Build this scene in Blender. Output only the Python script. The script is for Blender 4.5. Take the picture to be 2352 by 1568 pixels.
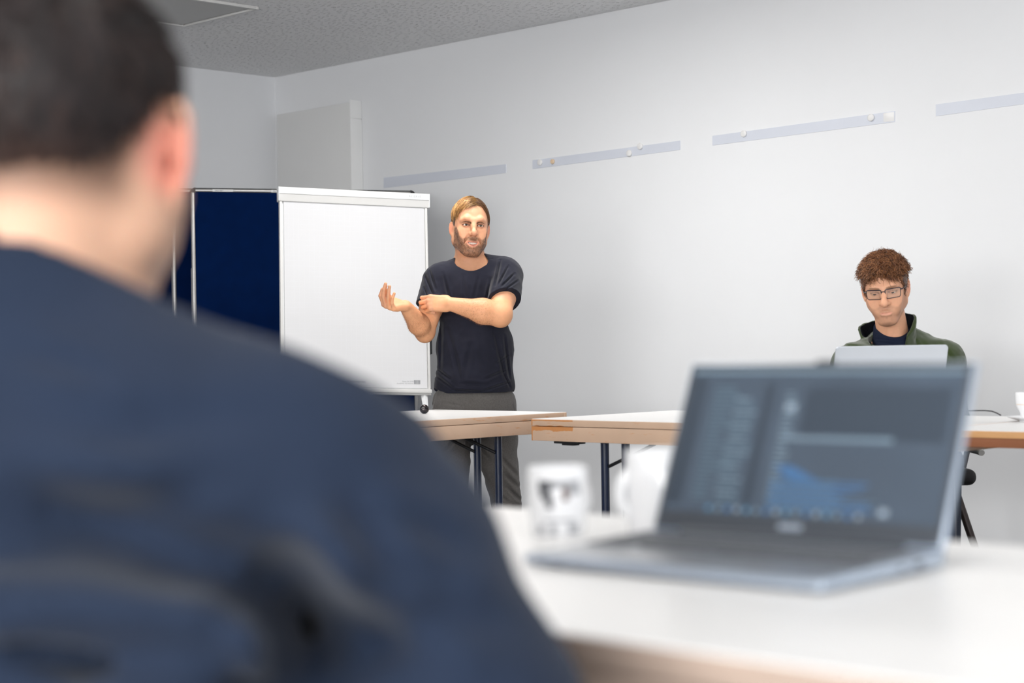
import bpy, bmesh, math, random
import numpy as np
from mathutils import Vector, Matrix, Euler

for _o in list(bpy.data.objects):
    bpy.data.objects.remove(_o)
SC = bpy.context.scene
COL = SC.collection
random.seed(7)
np.random.seed(7)

# ------------------------------------------------------------------ camera
F = 4050.0            # focal length in pixels of the 2352 x 1568 frame
CAMH = 1.02
ROLL = 0.0175
CX, CY = 1176.0, 784.0
cam_d = bpy.data.cameras.new('camera')
cam = bpy.data.objects.new('camera', cam_d)
COL.objects.link(cam)
cam_d.sensor_width = 36.0
cam_d.lens = F / 2352.0 * 36.0
cam_d.shift_y = 8.0 / 2352.0
cam_d.clip_start = 0.05
cam.location = (0, 0, CAMH)
cam.rotation_euler = (Matrix.Rotation(math.pi / 2, 4, 'X') @ Matrix.Rotation(ROLL * -1.0, 4, 'Z')).to_euler()
cam_d.dof.use_dof = True
cam_d.dof.focus_distance = 7.3
cam_d.dof.aperture_fstop = 3.3
cam_d.dof.aperture_blades = 0
SC.camera = cam

# ------------------------------------------------------------------ world, light, exposure
w = bpy.data.worlds.new('overcast')
SC.world = w
w.use_nodes = True
w.node_tree.nodes['Background'].inputs[0].default_value = (0.80, 0.88, 1.0, 1)
w.node_tree.nodes['Background'].inputs[1].default_value = 0.9
SC.view_settings.view_transform = 'Standard'
SC.view_settings.look = 'None'
SC.view_settings.exposure = 0.08
SC.view_settings.gamma = 1.0
SC.view_settings.use_curve_mapping = False
SC.cycles.max_bounces = 8
SC.cycles.diffuse_bounces = 5
SC.cycles.glossy_bounces = 4
SC.cycles.transmission_bounces = 6
SC.cycles.transparent_max_bounces = 8
SC.cycles.use_denoising = True
SC.cycles.caustics_reflective = False
SC.cycles.caustics_refractive = False

# room frame: corner K, u runs along the right wall towards the camera side, v along the back wall
CEIL = 2.70
KD = F * (CEIL - CAMH) / 623.5
K = np.array([-533.4 / F * KD, KD])
S2 = math.sqrt(0.5)
U = np.array([S2, -S2])
V = np.array([-S2, -S2])
LU, LV = 16.0, 11.5


def room(u, v, z=0.0):
    p = K + U * u + V * v
    return (float(p[0]), float(p[1]), z)


def area_light(name, loc, target, sx, sy, power, color):
    l = bpy.data.lights.new(name, 'AREA')
    l.shape = 'RECTANGLE'
    l.size, l.size_y = sx, sy
    l.energy = power
    l.color = color
    o = bpy.data.objects.new(name, l)
    COL.objects.link(o)
    o.location = loc
    d = Vector(target) - Vector(loc)
    o.rotation_euler = d.to_track_quat('-Z', 'Y').to_euler()
    return o


# daylight through the window band of the far end wall (behind and to the right of the camera)
# and the narrower windows of the long wall behind the camera
area_light('window_light_end', room(LU - 0.06, 5.2, 1.62), room(LU - 1.06, 5.2, 1.60), 8.8, 1.5, 40, (0.93, 0.96, 1.0))
area_light('window_light_side', room(10.6, LV - 0.06, 1.62), room(10.6, LV - 1.06, 1.60), 8.6, 1.5, 640, (1.0, 0.98, 0.95))
FILL_LUMS = [(3.5, 1.8, 35), (5.7, 1.8, 7), (7.9, 1.8, 4), (10.1, 1.8, 4), (3.5, 5.4, 14), (5.7, 5.4, 14), (7.9, 5.4, 8), (10.1, 5.4, 5)]  # unseen overhead lamps added as fill for the tables and white wall
for (uu, vv, pw_) in FILL_LUMS:
    l_ = area_light('ceiling_fill_light', room(uu, vv, CEIL - 0.075), room(uu, vv, 0), 1.15, 0.55, pw_, (1.0, 0.985, 0.96))
    l_.rotation_euler = (0, 0, -math.pi / 4)


# ------------------------------------------------------------------ pixel helpers (numbers taken off the photograph)
def rot(px, py):
    a, b = px - CX, py - CY
    return a - ROLL * b, b + ROLL * a


def P(px, py, d):
    x, y = rot(px, py)
    return np.array([x / F * d, d, CAMH - (y - 8.0) / F * d])


def T(px, py, z=0.76):
    x, y = rot(px, py)
    d = F * (CAMH - z) / (y - 8.0)
    return np.array([x / F * d, d, z])


def WALLP(px, py, off=0.0):
    """point on the right wall (moved off it by off)"""
    x, y = rot(px, py)
    r = x / F
    # n.(p-K)=off with n=V
    d = (off + V.dot(K)) / (V[0] * r + V[1])
    return np.array([r * d, d, CAMH - (y - 8.0) / F * d])


# ------------------------------------------------------------------ materials
def srgb(r, g, b):
    f = lambda c: (c / 255.0 / 12.92) if c / 255.0 <= 0.04045 else ((c / 255.0 + 0.055) / 1.055) ** 2.4
    return (f(r), f(g), f(b), 1.0)


MATS = {}


def mat(name, col, rough=0.6, metal=0.0, spec=0.5, var=0.06, vscale=6.0, bump=0.0, bscale=40.0, bstretch=(1, 1, 1),
        coat=0.0, sheen=0.0, emit=0.0, trans=0.0, sss=0.0, attr=None, bdist=0.002, ior=1.45, croughness=0.05):
    m = bpy.data.materials.new(name)
    m.use_nodes = True
    nt = m.node_tree
    b = nt.nodes['Principled BSDF']
    b.inputs['Roughness'].default_value = rough
    b.inputs['Metallic'].default_value = metal
    b.inputs['Specular IOR Level'].default_value = spec
    b.inputs['Coat Weight'].default_value = coat
    b.inputs['Coat Roughness'].default_value = croughness
    b.inputs['Sheen Weight'].default_value = sheen
    b.inputs['Transmission Weight'].default_value = trans
    b.inputs['IOR'].default_value = ior
    if sss:
        b.inputs['Subsurface Weight'].default_value = sss
        b.inputs['Subsurface Radius'].default_value = (0.012, 0.004, 0.002)
        b.inputs['Subsurface Scale'].default_value = 1.0
    tc = nt.nodes.new('ShaderNodeTexCoord')
    n = nt.nodes.new('ShaderNodeTexNoise')
    n.inputs['Scale'].default_value = vscale
    n.inputs['Detail'].default_value = 5
    nt.links.new(tc.outputs['Object'], n.inputs['Vector'])
    hsv = nt.nodes.new('ShaderNodeHueSaturation')
    mr = nt.nodes.new('ShaderNodeMapRange')
    mr.inputs['From Min'].default_value = 0.3
    mr.inputs['From Max'].default_value = 0.7
    mr.inputs['To Min'].default_value = 1 - var
    mr.inputs['To Max'].default_value = 1 + var
    nt.links.new(n.outputs['Fac'], mr.inputs['Value'])
    nt.links.new(mr.outputs['Result'], hsv.inputs['Value'])
    if attr:
        a = nt.nodes.new('ShaderNodeAttribute')
        a.attribute_name = attr
        nt.links.new(a.outputs['Color'], hsv.inputs['Color'])
    else:
        hsv.inputs['Color'].default_value = col
    nt.links.new(hsv.outputs['Color'], b.inputs['Base Color'])
    if emit:
        nt.links.new(hsv.outputs['Color'], b.inputs['Emission Color'])
        b.inputs['Emission Strength'].default_value = emit
    if bump:
        mp = nt.nodes.new('ShaderNodeMapping')
        mp.inputs['Scale'].default_value = bstretch
        nt.links.new(tc.outputs['Object'], mp.inputs['Vector'])
        n2 = nt.nodes.new('ShaderNodeTexNoise')
        n2.inputs['Scale'].default_value = bscale
        n2.inputs['Detail'].default_value = 4
        nt.links.new(mp.outputs['Vector'], n2.inputs['Vector'])
        bp = nt.nodes.new('ShaderNodeBump')
        bp.inputs['Strength'].default_value = bump
        bp.inputs['Distance'].default_value = bdist
        nt.links.new(n2.outputs['Fac'], bp.inputs['Height'])
        nt.links.new(bp.outputs['Normal'], b.inputs['Normal'])
    MATS[name] = m
    return m


def wood_edge(name, wear_w=0.0):
    """pale washed beech edge with rubbed orange patches"""
    m = mat(name, srgb(214, 182, 156), rough=0.55, var=0.05, vscale=9)
    nt = m.node_tree
    b = nt.nodes['Principled BSDF']
    tc = nt.nodes.new('ShaderNodeTexCoord')
    mp = nt.nodes.new('ShaderNodeMapping')
    mp.inputs['Scale'].default_value = (7, 7, 34)
    nt.links.new(tc.outputs['Object'], mp.inputs['Vector'])
    n = nt.nodes.new('ShaderNodeTexNoise')
    n.inputs['Scale'].default_value = 2.2
    n.inputs['Detail'].default_value = 7
    n.inputs['Roughness'].default_value = 0.62
    nt.links.new(mp.outputs['Vector'], n.inputs['Vector'])
    cr = nt.nodes.new('ShaderNodeValToRGB')
    cr.color_ramp.elements[0].position = 0.60
    cr.color_ramp.elements[0].color = (0, 0, 0, 1)
    cr.color_ramp.elements[1].position = 0.70
    cr.color_ramp.elements[1].color = (0.8, 0.8, 0.8, 1)
    nt.links.new(n.outputs['Fac'], cr.inputs['Fac'])
    fac = cr.outputs['Color']
    if wear_w:
        # rubbed band beside the groove near the corner at local x=0
        sx = nt.nodes.new('ShaderNodeSeparateXYZ')
        nt.links.new(tc.outputs['Object'], sx.inputs['Vector'])

        def M_(op, a, bb):
            k = nt.nodes.new('ShaderNodeMath')
            k.operation = op
            k.use_clamp = False
            for i, q in enumerate((a, bb)):
                if isinstance(q, (int, float)):
                    k.inputs[i].default_value = q
                else:
                    nt.links.new(q, k.inputs[i])
            return k.outputs[0]
        n3 = nt.nodes.new('ShaderNodeTexNoise')
        n3.inputs['Scale'].default_value = 26
        n3.inputs['Detail'].default_value = 5
        nt.links.new(tc.outputs['Object'], n3.inputs['Vector'])
        zz = M_('ABSOLUTE', M_('SUBTRACT', sx.outputs['Z'], 0.7285), 0)
        zz = M_('SUBTRACT', M_('ADD', zz, M_('MULTIPLY', M_('SUBTRACT', n3.outputs['Fac'], 0.5), 0.022)), 0.0085)
        xx = M_('ADD', sx.outputs['X'], M_('MULTIPLY', M_('SUBTRACT', n3.outputs['Fac'], 0.5), 0.03))
        inz = M_('LESS_THAN', zz, 0.0)
        inx = M_('LESS_THAN', xx, wear_w)
        band = M_('MULTIPLY', inz, inx)
        corner = M_('LESS_THAN', M_('ADD', sx.outputs['X'], M_('MULTIPLY', n3.outputs['Fac'], 0.012)), 0.012)
        top = M_('MULTIPLY', M_('GREATER_THAN', M_('ADD', sx.outputs['Z'], M_('MULTIPLY', M_('SUBTRACT', n3.outputs['Fac'], 0.5), 0.01)), 0.7535), inx)
        f2 = M_('MAXIMUM', band, M_('MAXIMUM', corner, top))
        fac = M_('MAXIMUM', f2, fac)
    mx = nt.nodes.new('ShaderNodeMix')
    mx.data_type = 'RGBA'
    nt.links.new(fac, mx.inputs[0])
    hsv = [k for k in nt.nodes if k.type == 'HUE_SAT'][0]
    nt.links.new(hsv.outputs['Color'], mx.inputs[6])
    mx.inputs[7].default_value = srgb(206, 140, 84)
    nt.links.new(mx.outputs[2], b.inputs['Base Color'])
    return m


def lens_mat(name):
    m = bpy.data.materials.new(name)
    m.use_nodes = True
    nt = m.node_tree
    nt.nodes.remove(nt.nodes['Principled BSDF'])
    t = nt.nodes.new('ShaderNodeBsdfTransparent')
    t.inputs['Color'].default_value = (.97, .98, .98, 1)
    g = nt.nodes.new('ShaderNodeBsdfGlossy')
    g.inputs['Roughness'].default_value = 0.02
    mx = nt.nodes.new('ShaderNodeMixShader')
    mx.inputs[0].default_value = 0.06
    nt.links.new(t.outputs[0], mx.inputs[1])
    nt.links.new(g.outputs[0], mx.inputs[2])
    nt.links.new(mx.outputs[0], nt.nodes['Material Output'].inputs['Surface'])
    return m


# ------------------------------------------------------------------ objects
def tag(o, label=None, cat=None, group=None, kind=None):
    if label:
        o['label'] = label
    if cat:
        o['category'] = cat
    if group:
        o['group'] = group
    if kind:
        o['kind'] = kind
    return o


def empty(name, loc=(0, 0, 0), rz=0.0, rot3=None):
    o = bpy.data.objects.new(name, None)
    o.empty_display_size = 0.1
    COL.objects.link(o)
    o.location = loc
    o.rotation_euler = (0, 0, rz) if rot3 is None else rot3
    return o


class MB:
    """collects shapes into one mesh"""

    def __init__(self):
        self.v, self.f = [], []

    def add(self, vs, fs):
        n = len(self.v)
        self.v += [tuple(map(float, p)) for p in vs]
        self.f += [tuple(i + n for i in q) for q in fs]
        return self

    def box(self, c, s, R=None):
        c = np.array(c, float)
        vs = []
        for x in (-.5, .5):
            for y in (-.5, .5):
                for z in (-.5, .5):
                    p = np.array([x * s[0], y * s[1], z * s[2]])
                    if R is not None:
                        p = R @ p
                    vs.append(c + p)
        return self.add(vs, [(0, 1, 3, 2), (4, 6, 7, 5), (0, 4, 5, 1), (2, 3, 7, 6), (0, 2, 6, 4), (1, 5, 7, 3)])

    def cyl(self, p0, p1, r0, r1=None, n=20, cap=True):
        return self.tube([p0, p1], [r0, r0 if r1 is None else r1], n, cap)

    def tube(self, pts, r, n=10, cap=True):
        pts = [np.array(p, float) for p in pts]
        m = len(pts)
        rs = r if isinstance(r, (list, tuple, np.ndarray)) else [r] * m
        vs, fs = [], []
        prev = None
        for i, p in enumerate(pts):
            t = pts[min(i + 1, m - 1)] - pts[max(i - 1, 0)]
            t = t / (np.linalg.norm(t) + 1e-12)
            if prev is None:
                a = np.cross(t, [0, 0, 1.0])
                if np.linalg.norm(a) < 1e-3:
                    a = np.cross(t, [0, 1.0, 0])
            else:
                a = prev - t * prev.dot(t)
            a /= np.linalg.norm(a) + 1e-12
            prev = a
            b = np.cross(t, a)
            for k in range(n):
                th = 2 * math.pi * k / n
                vs.append(p + rs[i] * (math.cos(th) * a + math.sin(th) * b))
        for i in range(m - 1):
            for k in range(n):
                k2 = (k + 1) % n
                fs.append((i * n + k, i * n + k2, (i + 1) * n + k2, (i + 1) * n + k))
        if cap:
            fs.append(tuple(range(n - 1, -1, -1)))
            fs.append(tuple((m - 1) * n + k for k in range(n)))
        return self.add(vs, fs)

    def lathe(self, prof, c=(0, 0, 0), n=40):
        c = np.array(c, float)
        vs, fs = [], []
        m = len(prof)
        for (r, z) in prof:
            for k in range(n):
                th = 2 * math.pi * k / n
                vs.append(c + np.array([r * math.cos(th), r * math.sin(th), z]))
        for i in range(m - 1):
            for k in range(n):
                k2 = (k + 1) % n
                fs.append((i * n + k, i * n + k2, (i + 1) * n + k2, (i + 1) * n + k))
        return self.add(vs, fs)

    def prism(self, poly, z0, z1):
        n = len(poly)
        vs = [(p[0], p[1], z0) for p in poly] + [(p[0], p[1], z1) for p in poly]
        fs = [tuple(range(n - 1, -1, -1)), tuple(range(n, 2 * n))]
        for i in range(n):
            j = (i + 1) % n
            fs.append((i, j, n + j, n + i))
        return self.add(vs, fs)

    def build(self, name, m, parent=None, smooth=False, bevel=0.0, seg=2, off=None):
        me = bpy.data.meshes.new(name)
        vs = self.v
        if off is not None:
            vs = [(p[0] - off[0], p[1] - off[1], p[2] - off[2]) for p in vs]
        me.from_pydata(vs, [], self.f)
        me.materials.append(m)
        bm = bmesh.new()
        bm.from_mesh(me)
        bmesh.ops.recalc_face_normals(bm, faces=bm.faces)
        if bevel:
            es = [e for e in bm.edges if len(e.link_faces) == 2 and e.calc_face_angle(0) > 0.6]
            bmesh.ops.bevel(bm, geom=es, offset=bevel, segments=seg, affect='EDGES', profile=0.5, clamp_overlap=True)
        bm.to_mesh(me)
        bm.free()
        if smooth or bevel:
            for p in me.polygons:
                p.use_smooth = True
            try:
                me.set_sharp_from_angle(angle=math.radians(38))
            except Exception:
                pass
        o = bpy.data.objects.new(name, me)
        COL.objects.link(o)
        if parent is not None:
            o.parent = parent
        return o


def text_obj(name, s, size, m, parent, M4, align='LEFT', depth=0.0002):
    c = bpy.data.curves.new(name, 'FONT')
    c.body = s
    c.size = size
    c.extrude = depth
    c.align_x = align
    c.resolution_u = 3
    o0 = bpy.data.objects.new(name + '_src', c)
    COL.objects.link(o0)
    dg = bpy.context.evaluated_depsgraph_get()
    dg.update()
    me = bpy.data.meshes.new_from_object(o0.evaluated_get(dg))
    bpy.data.objects.remove(o0)
    me.name = name
    me.transform(M4)
    me.materials.clear()
    me.materials.append(m)
    o = bpy.data.objects.new(name, me)
    COL.objects.link(o)
    o.parent = parent
    return o

# ------------------------------------------------------------------ setting
M_wall = mat('wall_paint', srgb(234, 235, 237), rough=0.85, var=0.012, vscale=1.3, bump=0.06, bscale=260, bdist=0.001, spec=0.25)
M_wall2 = mat('grey_wall_paint', srgb(185, 185, 186), rough=0.85, var=0.02)
M_ceil = mat('ceiling_tile', srgb(240, 240, 240), rough=0.95, var=0.01, vscale=2, spec=0.1)
M_floor = mat('grey_carpet', srgb(96, 97, 100), rough=0.95, var=0.12, vscale=60, bump=0.5, bscale=400)
M_white = mat('white_lacquer', srgb(236, 237, 238), rough=0.35, var=0.01)
M_boxing = mat('boxing_paint', srgb(226, 226, 225), rough=0.55, var=0.012, vscale=3)
M_capwhite = mat('boxing_end', srgb(236, 236, 235), rough=0.5, var=0.01)
M_alu = mat('brushed_aluminium', srgb(172, 170, 168), rough=0.38, metal=0.75, var=0.04, vscale=30)
M_black = mat('black_plastic', srgb(26, 27, 30), rough=0.45, var=0.05)
M_navyleg = mat('navy_powder_coat', srgb(6, 24, 54), rough=0.32, var=0.05, coat=0.4)
M_blue = mat('blue_felt', srgb(0, 24, 66), rough=0.97, var=0.08, vscale=14, bump=0.4, bscale=900, spec=0.1)
M_lam = mat('white_laminate', srgb(238, 237, 236), rough=0.32, var=0.012, vscale=4, spec=0.4)
M_wood = wood_edge('beech_edge')
M_woodn = mat('beech_edge_shaded', srgb(166, 147, 134), rough=0.6, var=0.06, vscale=7)  # beech darkened in colour to offset strong window light on the near edge
M_woodw = wood_edge('beech_edge_worn', wear_w=0.20)
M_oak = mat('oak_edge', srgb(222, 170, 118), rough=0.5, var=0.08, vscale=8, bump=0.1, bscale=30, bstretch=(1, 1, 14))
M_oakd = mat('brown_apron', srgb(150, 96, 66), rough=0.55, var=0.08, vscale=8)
M_paper = mat('flip_paper', srgb(212, 212, 214), rough=0.75, var=0.006, spec=0.2)
M_grey = mat('light_grey_plastic', srgb(214, 213, 211), rough=0.45, var=0.01)
M_ink = mat('grey_print', srgb(128, 130, 134), rough=0.8, var=0.0)
M_inkl = mat('pale_print', srgb(176, 178, 180), rough=0.8, var=0.0)
M_grid = mat('grid_print', srgb(226, 228, 231), rough=0.8, var=0.0)
M_strip = mat('magnet_strip', srgb(212, 216, 226), rough=0.35, var=0.015, vscale=8, spec=0.5)
M_magw = mat('white_magnet', srgb(232, 231, 230), rough=0.35, var=0.01)
M_magt = mat('tan_magnet', srgb(222, 196, 166), rough=0.4, var=0.03)
M_sticker = mat('paper_label', srgb(220, 220, 218), rough=0.7, var=0.01)
M_glass = mat('window_glass', (0.95, 0.97, 1, 1), rough=0.0, trans=1.0, var=0.0)
M_day = mat('daylight_pane', srgb(232, 240, 250), rough=0.4, var=0.0, emit=2.2)

# fissured acoustic surface for the ceiling: small dark pits
nt = M_ceil.node_tree
tcn = nt.nodes.new('ShaderNodeTexCoord')
mpn = nt.nodes.new('ShaderNodeMapping')
mpn.inputs['Scale'].default_value = (19, 44, 26)
mpn.inputs['Rotation'].default_value = (0, 0, 0.3)
nt.links.new(tcn.outputs['Object'], mpn.inputs['Vector'])
vor = nt.nodes.new('ShaderNodeTexVoronoi')
vor.voronoi_dimensions = '2D'
vor.inputs['Scale'].default_value = 1.0
vor.inputs['Randomness'].default_value = 1.0
nt.links.new(mpn.outputs['Vector'], vor.inputs['Vector'])
lt = nt.nodes.new('ShaderNodeMapRange')
lt.inputs['From Min'].default_value = 0.09
lt.inputs['From Max'].default_value = 0.17
lt.inputs['To Min'].default_value = 0.0
lt.inputs['To Max'].default_value = 1.0
nt.links.new(vor.outputs['Distance'], lt.inputs['Value'])
bpn = nt.nodes.new('ShaderNodeBump')
bpn.inputs['Strength'].default_value = 1.0
bpn.inputs['Distance'].default_value = 0.008
nt.links.new(lt.outputs['Result'], bpn.inputs['Height'])
nt.links.new(bpn.outputs['Normal'], nt.nodes['Principled BSDF'].inputs['Normal'])

ZR = -math.pi / 4
room_c = room(LU / 2, LV / 2)
root_off = None


def structure(mb, name, m, loc=(0, 0, 0), rz=ZR, bevel=0.0):
    o = mb.build(name, m, bevel=bevel)
    o.location = loc
    o.rotation_euler = (0, 0, rz)
    o['kind'] = 'structure'
    return o


# local frame: origin at room corner, x = u, y = -v
K0 = (float(K[0]), float(K[1]), 0.0)
structure(MB().box((LU / 2, -LV / 2, -0.05), (LU + 0.4, LV + 0.4, 0.1)), 'floor', M_floor, K0)
structure(MB().box((LU / 2, -LV / 2, CEIL + 0.05), (LU + 0.4, LV + 0.4, 0.1)), 'ceiling', M_ceil, K0)
structure(MB().box((LU / 2, 0.1, CEIL / 2), (LU + 0.4, 0.2, CEIL)), 'wall_right', M_wall, K0)
structure(MB().box((-0.1, -LV / 2, CEIL / 2), (0.2, LV, CEIL)), 'wall_back', M_wall, K0)
structure(MB().box((LU / 2, -LV - 0.1, CEIL / 2), (LU + 0.4, 0.2, CEIL)), 'wall_left', M_wall2, K0)
structure(MB().box((LU + 0.1, -LV / 2, CEIL / 2), (0.2, LV, CEIL)), 'wall_front', M_wall2, K0)
structure(MB().box((LU / 2, -0.008, 0.04), (LU, 0.016, 0.08)), 'baseboard_right', M_white, K0, bevel=0.003)
structure(MB().box((0.008, -LV / 2, 0.04), (0.016, LV - 0.04, 0.08)), 'baseboard_back', M_white, K0, bevel=0.003)
# the fine sealant bead in the corner of the two walls
structure(MB().cyl((0.004, -0.004, 0.08), (0.004, -0.004, CEIL), 0.006, n=8), 'trim_1', M_wall, K0)

# windows (behind the camera): frame, panes of bright daylight
wn = 0
for (along, c0, c1, z0, z1, n) in (('v', 0.8, 9.6, 0.87, 2.37, 5), ('u', 6.3, 14.9, 0.87, 2.37, 5)):
    for i in range(n):
        a0 = c0 + (c1 - c0) * i / n + 0.03
        a1 = c0 + (c1 - c0) * (i + 1) / n - 0.03
        wn += 1
        fr = MB()
        pn = MB()
        for (q0, q1, r0, r1) in ((a0, a0 + .06, z0, z1), (a1 - .06, a1, z0, z1), (a0, a1, z0, z0 + .06), (a0, a1, z1 - .06, z1)):
            if along == 'v':
                fr.box((LU - 0.02, -(q0 + q1) / 2, (r0 + r1) / 2), (0.04, q1 - q0, r1 - r0))
            else:
                fr.box(((q0 + q1) / 2, -LV + 0.02, (r0 + r1) / 2), (q1 - q0, 0.04, r1 - r0))
        if along == 'v':
            pn.box((LU - 0.012, -(a0 + a1) / 2, (z0 + z1) / 2), (0.008, a1 - a0 - .12, z1 - z0 - .12))
        else:
            pn.box(((a0 + a1) / 2, -LV + 0.012, (z0 + z1) / 2), (a1 - a0 - .12, 0.008, z1 - z0 - .12))
        wo = structure(fr, 'window_%d' % wn, M_white, K0)
        p = pn.build('window_pane', M_day)
        p.parent = wo

# ceiling panel (unlit square access panel with a slim raised frame)
r = empty('ceiling_panel', room(1.44, 1.455, CEIL), ZR)
tag(r, 'square flat panel with thin frame set in the ceiling above the blue boards', 'ceiling panel')
M_panel = mat('panel_grey', srgb(196, 196, 194), rough=0.7, var=0.01)
fr = MB()
W_ = 0.63
for (cx, cy, sx, sy) in ((0, 0.008, W_, .016), (0, -W_ + 0.008, W_, .016), (-W_ / 2 + .008, -W_ / 2, .016, W_), (W_ / 2 - .008, -W_ / 2, .016, W_)):
    fr.box((cx, cy, -0.006), (sx, sy, 0.014))
fr.build('frame', M_grey, r, bevel=0.002)
MB().box((0, -W_ / 2, -0.003), (W_ - .034, W_ - .034, 0.006)).build('panel', M_panel, r)

# ceiling luminaires added to brighten tables and wall (outside the camera's view)
M_lum = mat('fill_diffuser', srgb(255, 252, 246), rough=0.6, var=0.0, emit=1.5)
for (uu, vv, pw_) in FILL_LUMS:
    r = empty('added_ceiling_light', room(uu, vv, CEIL), ZR)
    tag(r, ('added ceiling light beside the white wall, ' if vv < 3 else 'added ceiling light in the row away from the wall, ') + {3.5: 'nearest the flipchart', 5.7: 'second from the flipchart', 7.9: 'third from the flipchart', 10.1: 'farthest from the flipchart'}[uu], 'ceiling light', 'added ceiling lights')
    MB().box((0, 0, -0.03), (1.24, 0.64, 0.058)).build('housing', M_white, r, bevel=0.004)
    MB().box((0, 0, -0.062), (1.18, 0.58, 0.006)).build('diffuser', M_lum, r)

# boxing on the right wall beside the corner
r = empty('wall_boxing', room(0.47, 0.0, 0.0), ZR)
tag(r, 'tall shallow white boxing fixed to the wall beside the corner', 'wall box')
MB().box((0, -0.045, 1.225), (0.702, 0.082, 2.45)).build('front_panel', M_boxing, r, bevel=0.004)
e = MB()
e.box((0.352, -0.046, 1.1775), (0.005, 0.088, 2.355))
e.box((0.352, -0.046, 2.4105), (0.005, 0.088, 0.105))
e.build('end_panel', M_capwhite, r, bevel=0.001)

# magnetic strips on the right wall
strips = [
    ((882, 408), (882, 432), (1163, 377), (1163, 397), 'pale blue magnetic strip left of the man, nearest the flipchart, without magnets'),
    ((1224, 368), (1224, 388), (1563, 323), (1563, 344), 'pale magnetic strip holding four round magnets, one of them tan'),
    ((1637, 312), (1637, 334), (2056, 255), (2056, 280), 'pale magnetic strip with two white magnets and a square end tab'),
    ((2150, 240), (2150, 267), (2380, 209), (2380, 235), 'pale magnetic strip cut off by the right edge, without magnets'),
]


def uvz(p):
    q = np.array(p[:2]) - K
    return q.dot(U), q.dot(V), p[2]


for i, (a, b, c, d, lab) in enumerate(strips):
    A, B, C_, D = [uvz(WALLP(*q)) for q in (a, b, c, d)]
    cu, cz = (A[0] + C_[0]) / 2, (A[2] + B[2] + C_[2] + D[2]) / 4
    r = empty('magnetic_strip', room(cu, 0.0, cz), ZR)
    tag(r, lab, 'magnetic strip', 'magnetic strips along the white wall')
    mb = MB()
    fv = [(p[0] - cu, -0.0025, p[2] - cz) for p in (A, B, D, C_)]
    bv = [(x, 0.0005, z) for (x, y, z) in fv]
    mb.add(fv + bv, [(0, 1, 2, 3), (7, 6, 5, 4), (0, 4, 5, 1), (1, 5, 6, 2), (2, 6, 7, 3), (3, 7, 4, 0)])
    mb.build('strip', M_strip, r)
    if i == 2:
        E, G = uvz(WALLP(2031, 262)), uvz(WALLP(2054, 278))
        MB().box(((E[0] + G[0]) / 2 - cu, -0.0032, (E[2] + G[2]) / 2 - cz + 0.002), (0.055, 0.0014, 0.040)).build('end_tab', M_magw, r, bevel=0.0004)

mags = [
    ((1241, 373), 'white', 'round white magnet at the left end of the four-magnet strip'),
    ((1270, 371), 'tan', 'round tan magnet, the only one not white'),
    ((1446, 352), 'white', 'round white magnet on the lower edge of the four-magnet strip'),
    ((1471, 336), 'white', 'round white magnet on the upper edge of the four-magnet strip, rightmost there'),
    ((1709, 307), 'white', 'round white magnet near the left end of the two-magnet strip'),
    ((2001, 270), 'white', 'round white magnet near the square tab of the two-magnet strip'),
]
for (q, c, lab) in mags:
    p = uvz(WALLP(*q, 0.004))
    r = empty('magnet', room(p[0], 0.004, p[2]), ZR)
    tag(r, lab, 'magnet', 'round magnets on the wall strips')
    R_ = 0.0165 if c == 'white' else 0.013
    mb = MB()
    prof = [(0.0005, 0.0082), (R_ * .86, 0.0082), (R_ * .97, 0.0068), (R_, 0.005), (R_, 0.0), (0.0005, 0.0)]
    tmp = MB().lathe(prof, n=28)
    mb.add([(x, -z, y) for (x, y, z) in tmp.v], tmp.f)
    mb.build('disc', M_magw if c == 'white' else M_magt, r, smooth=True)
    rb = MB().lathe([(R_ * .70, 0.0083), (R_ * .74, 0.0089), (R_ * .78, 0.0083)], n=28)
    MB().add([(x, -z, y) for (x, y, z) in rb.v], rb.f).build('rim', M_magw if c == 'white' else M_magt, r, smooth=True)

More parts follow.
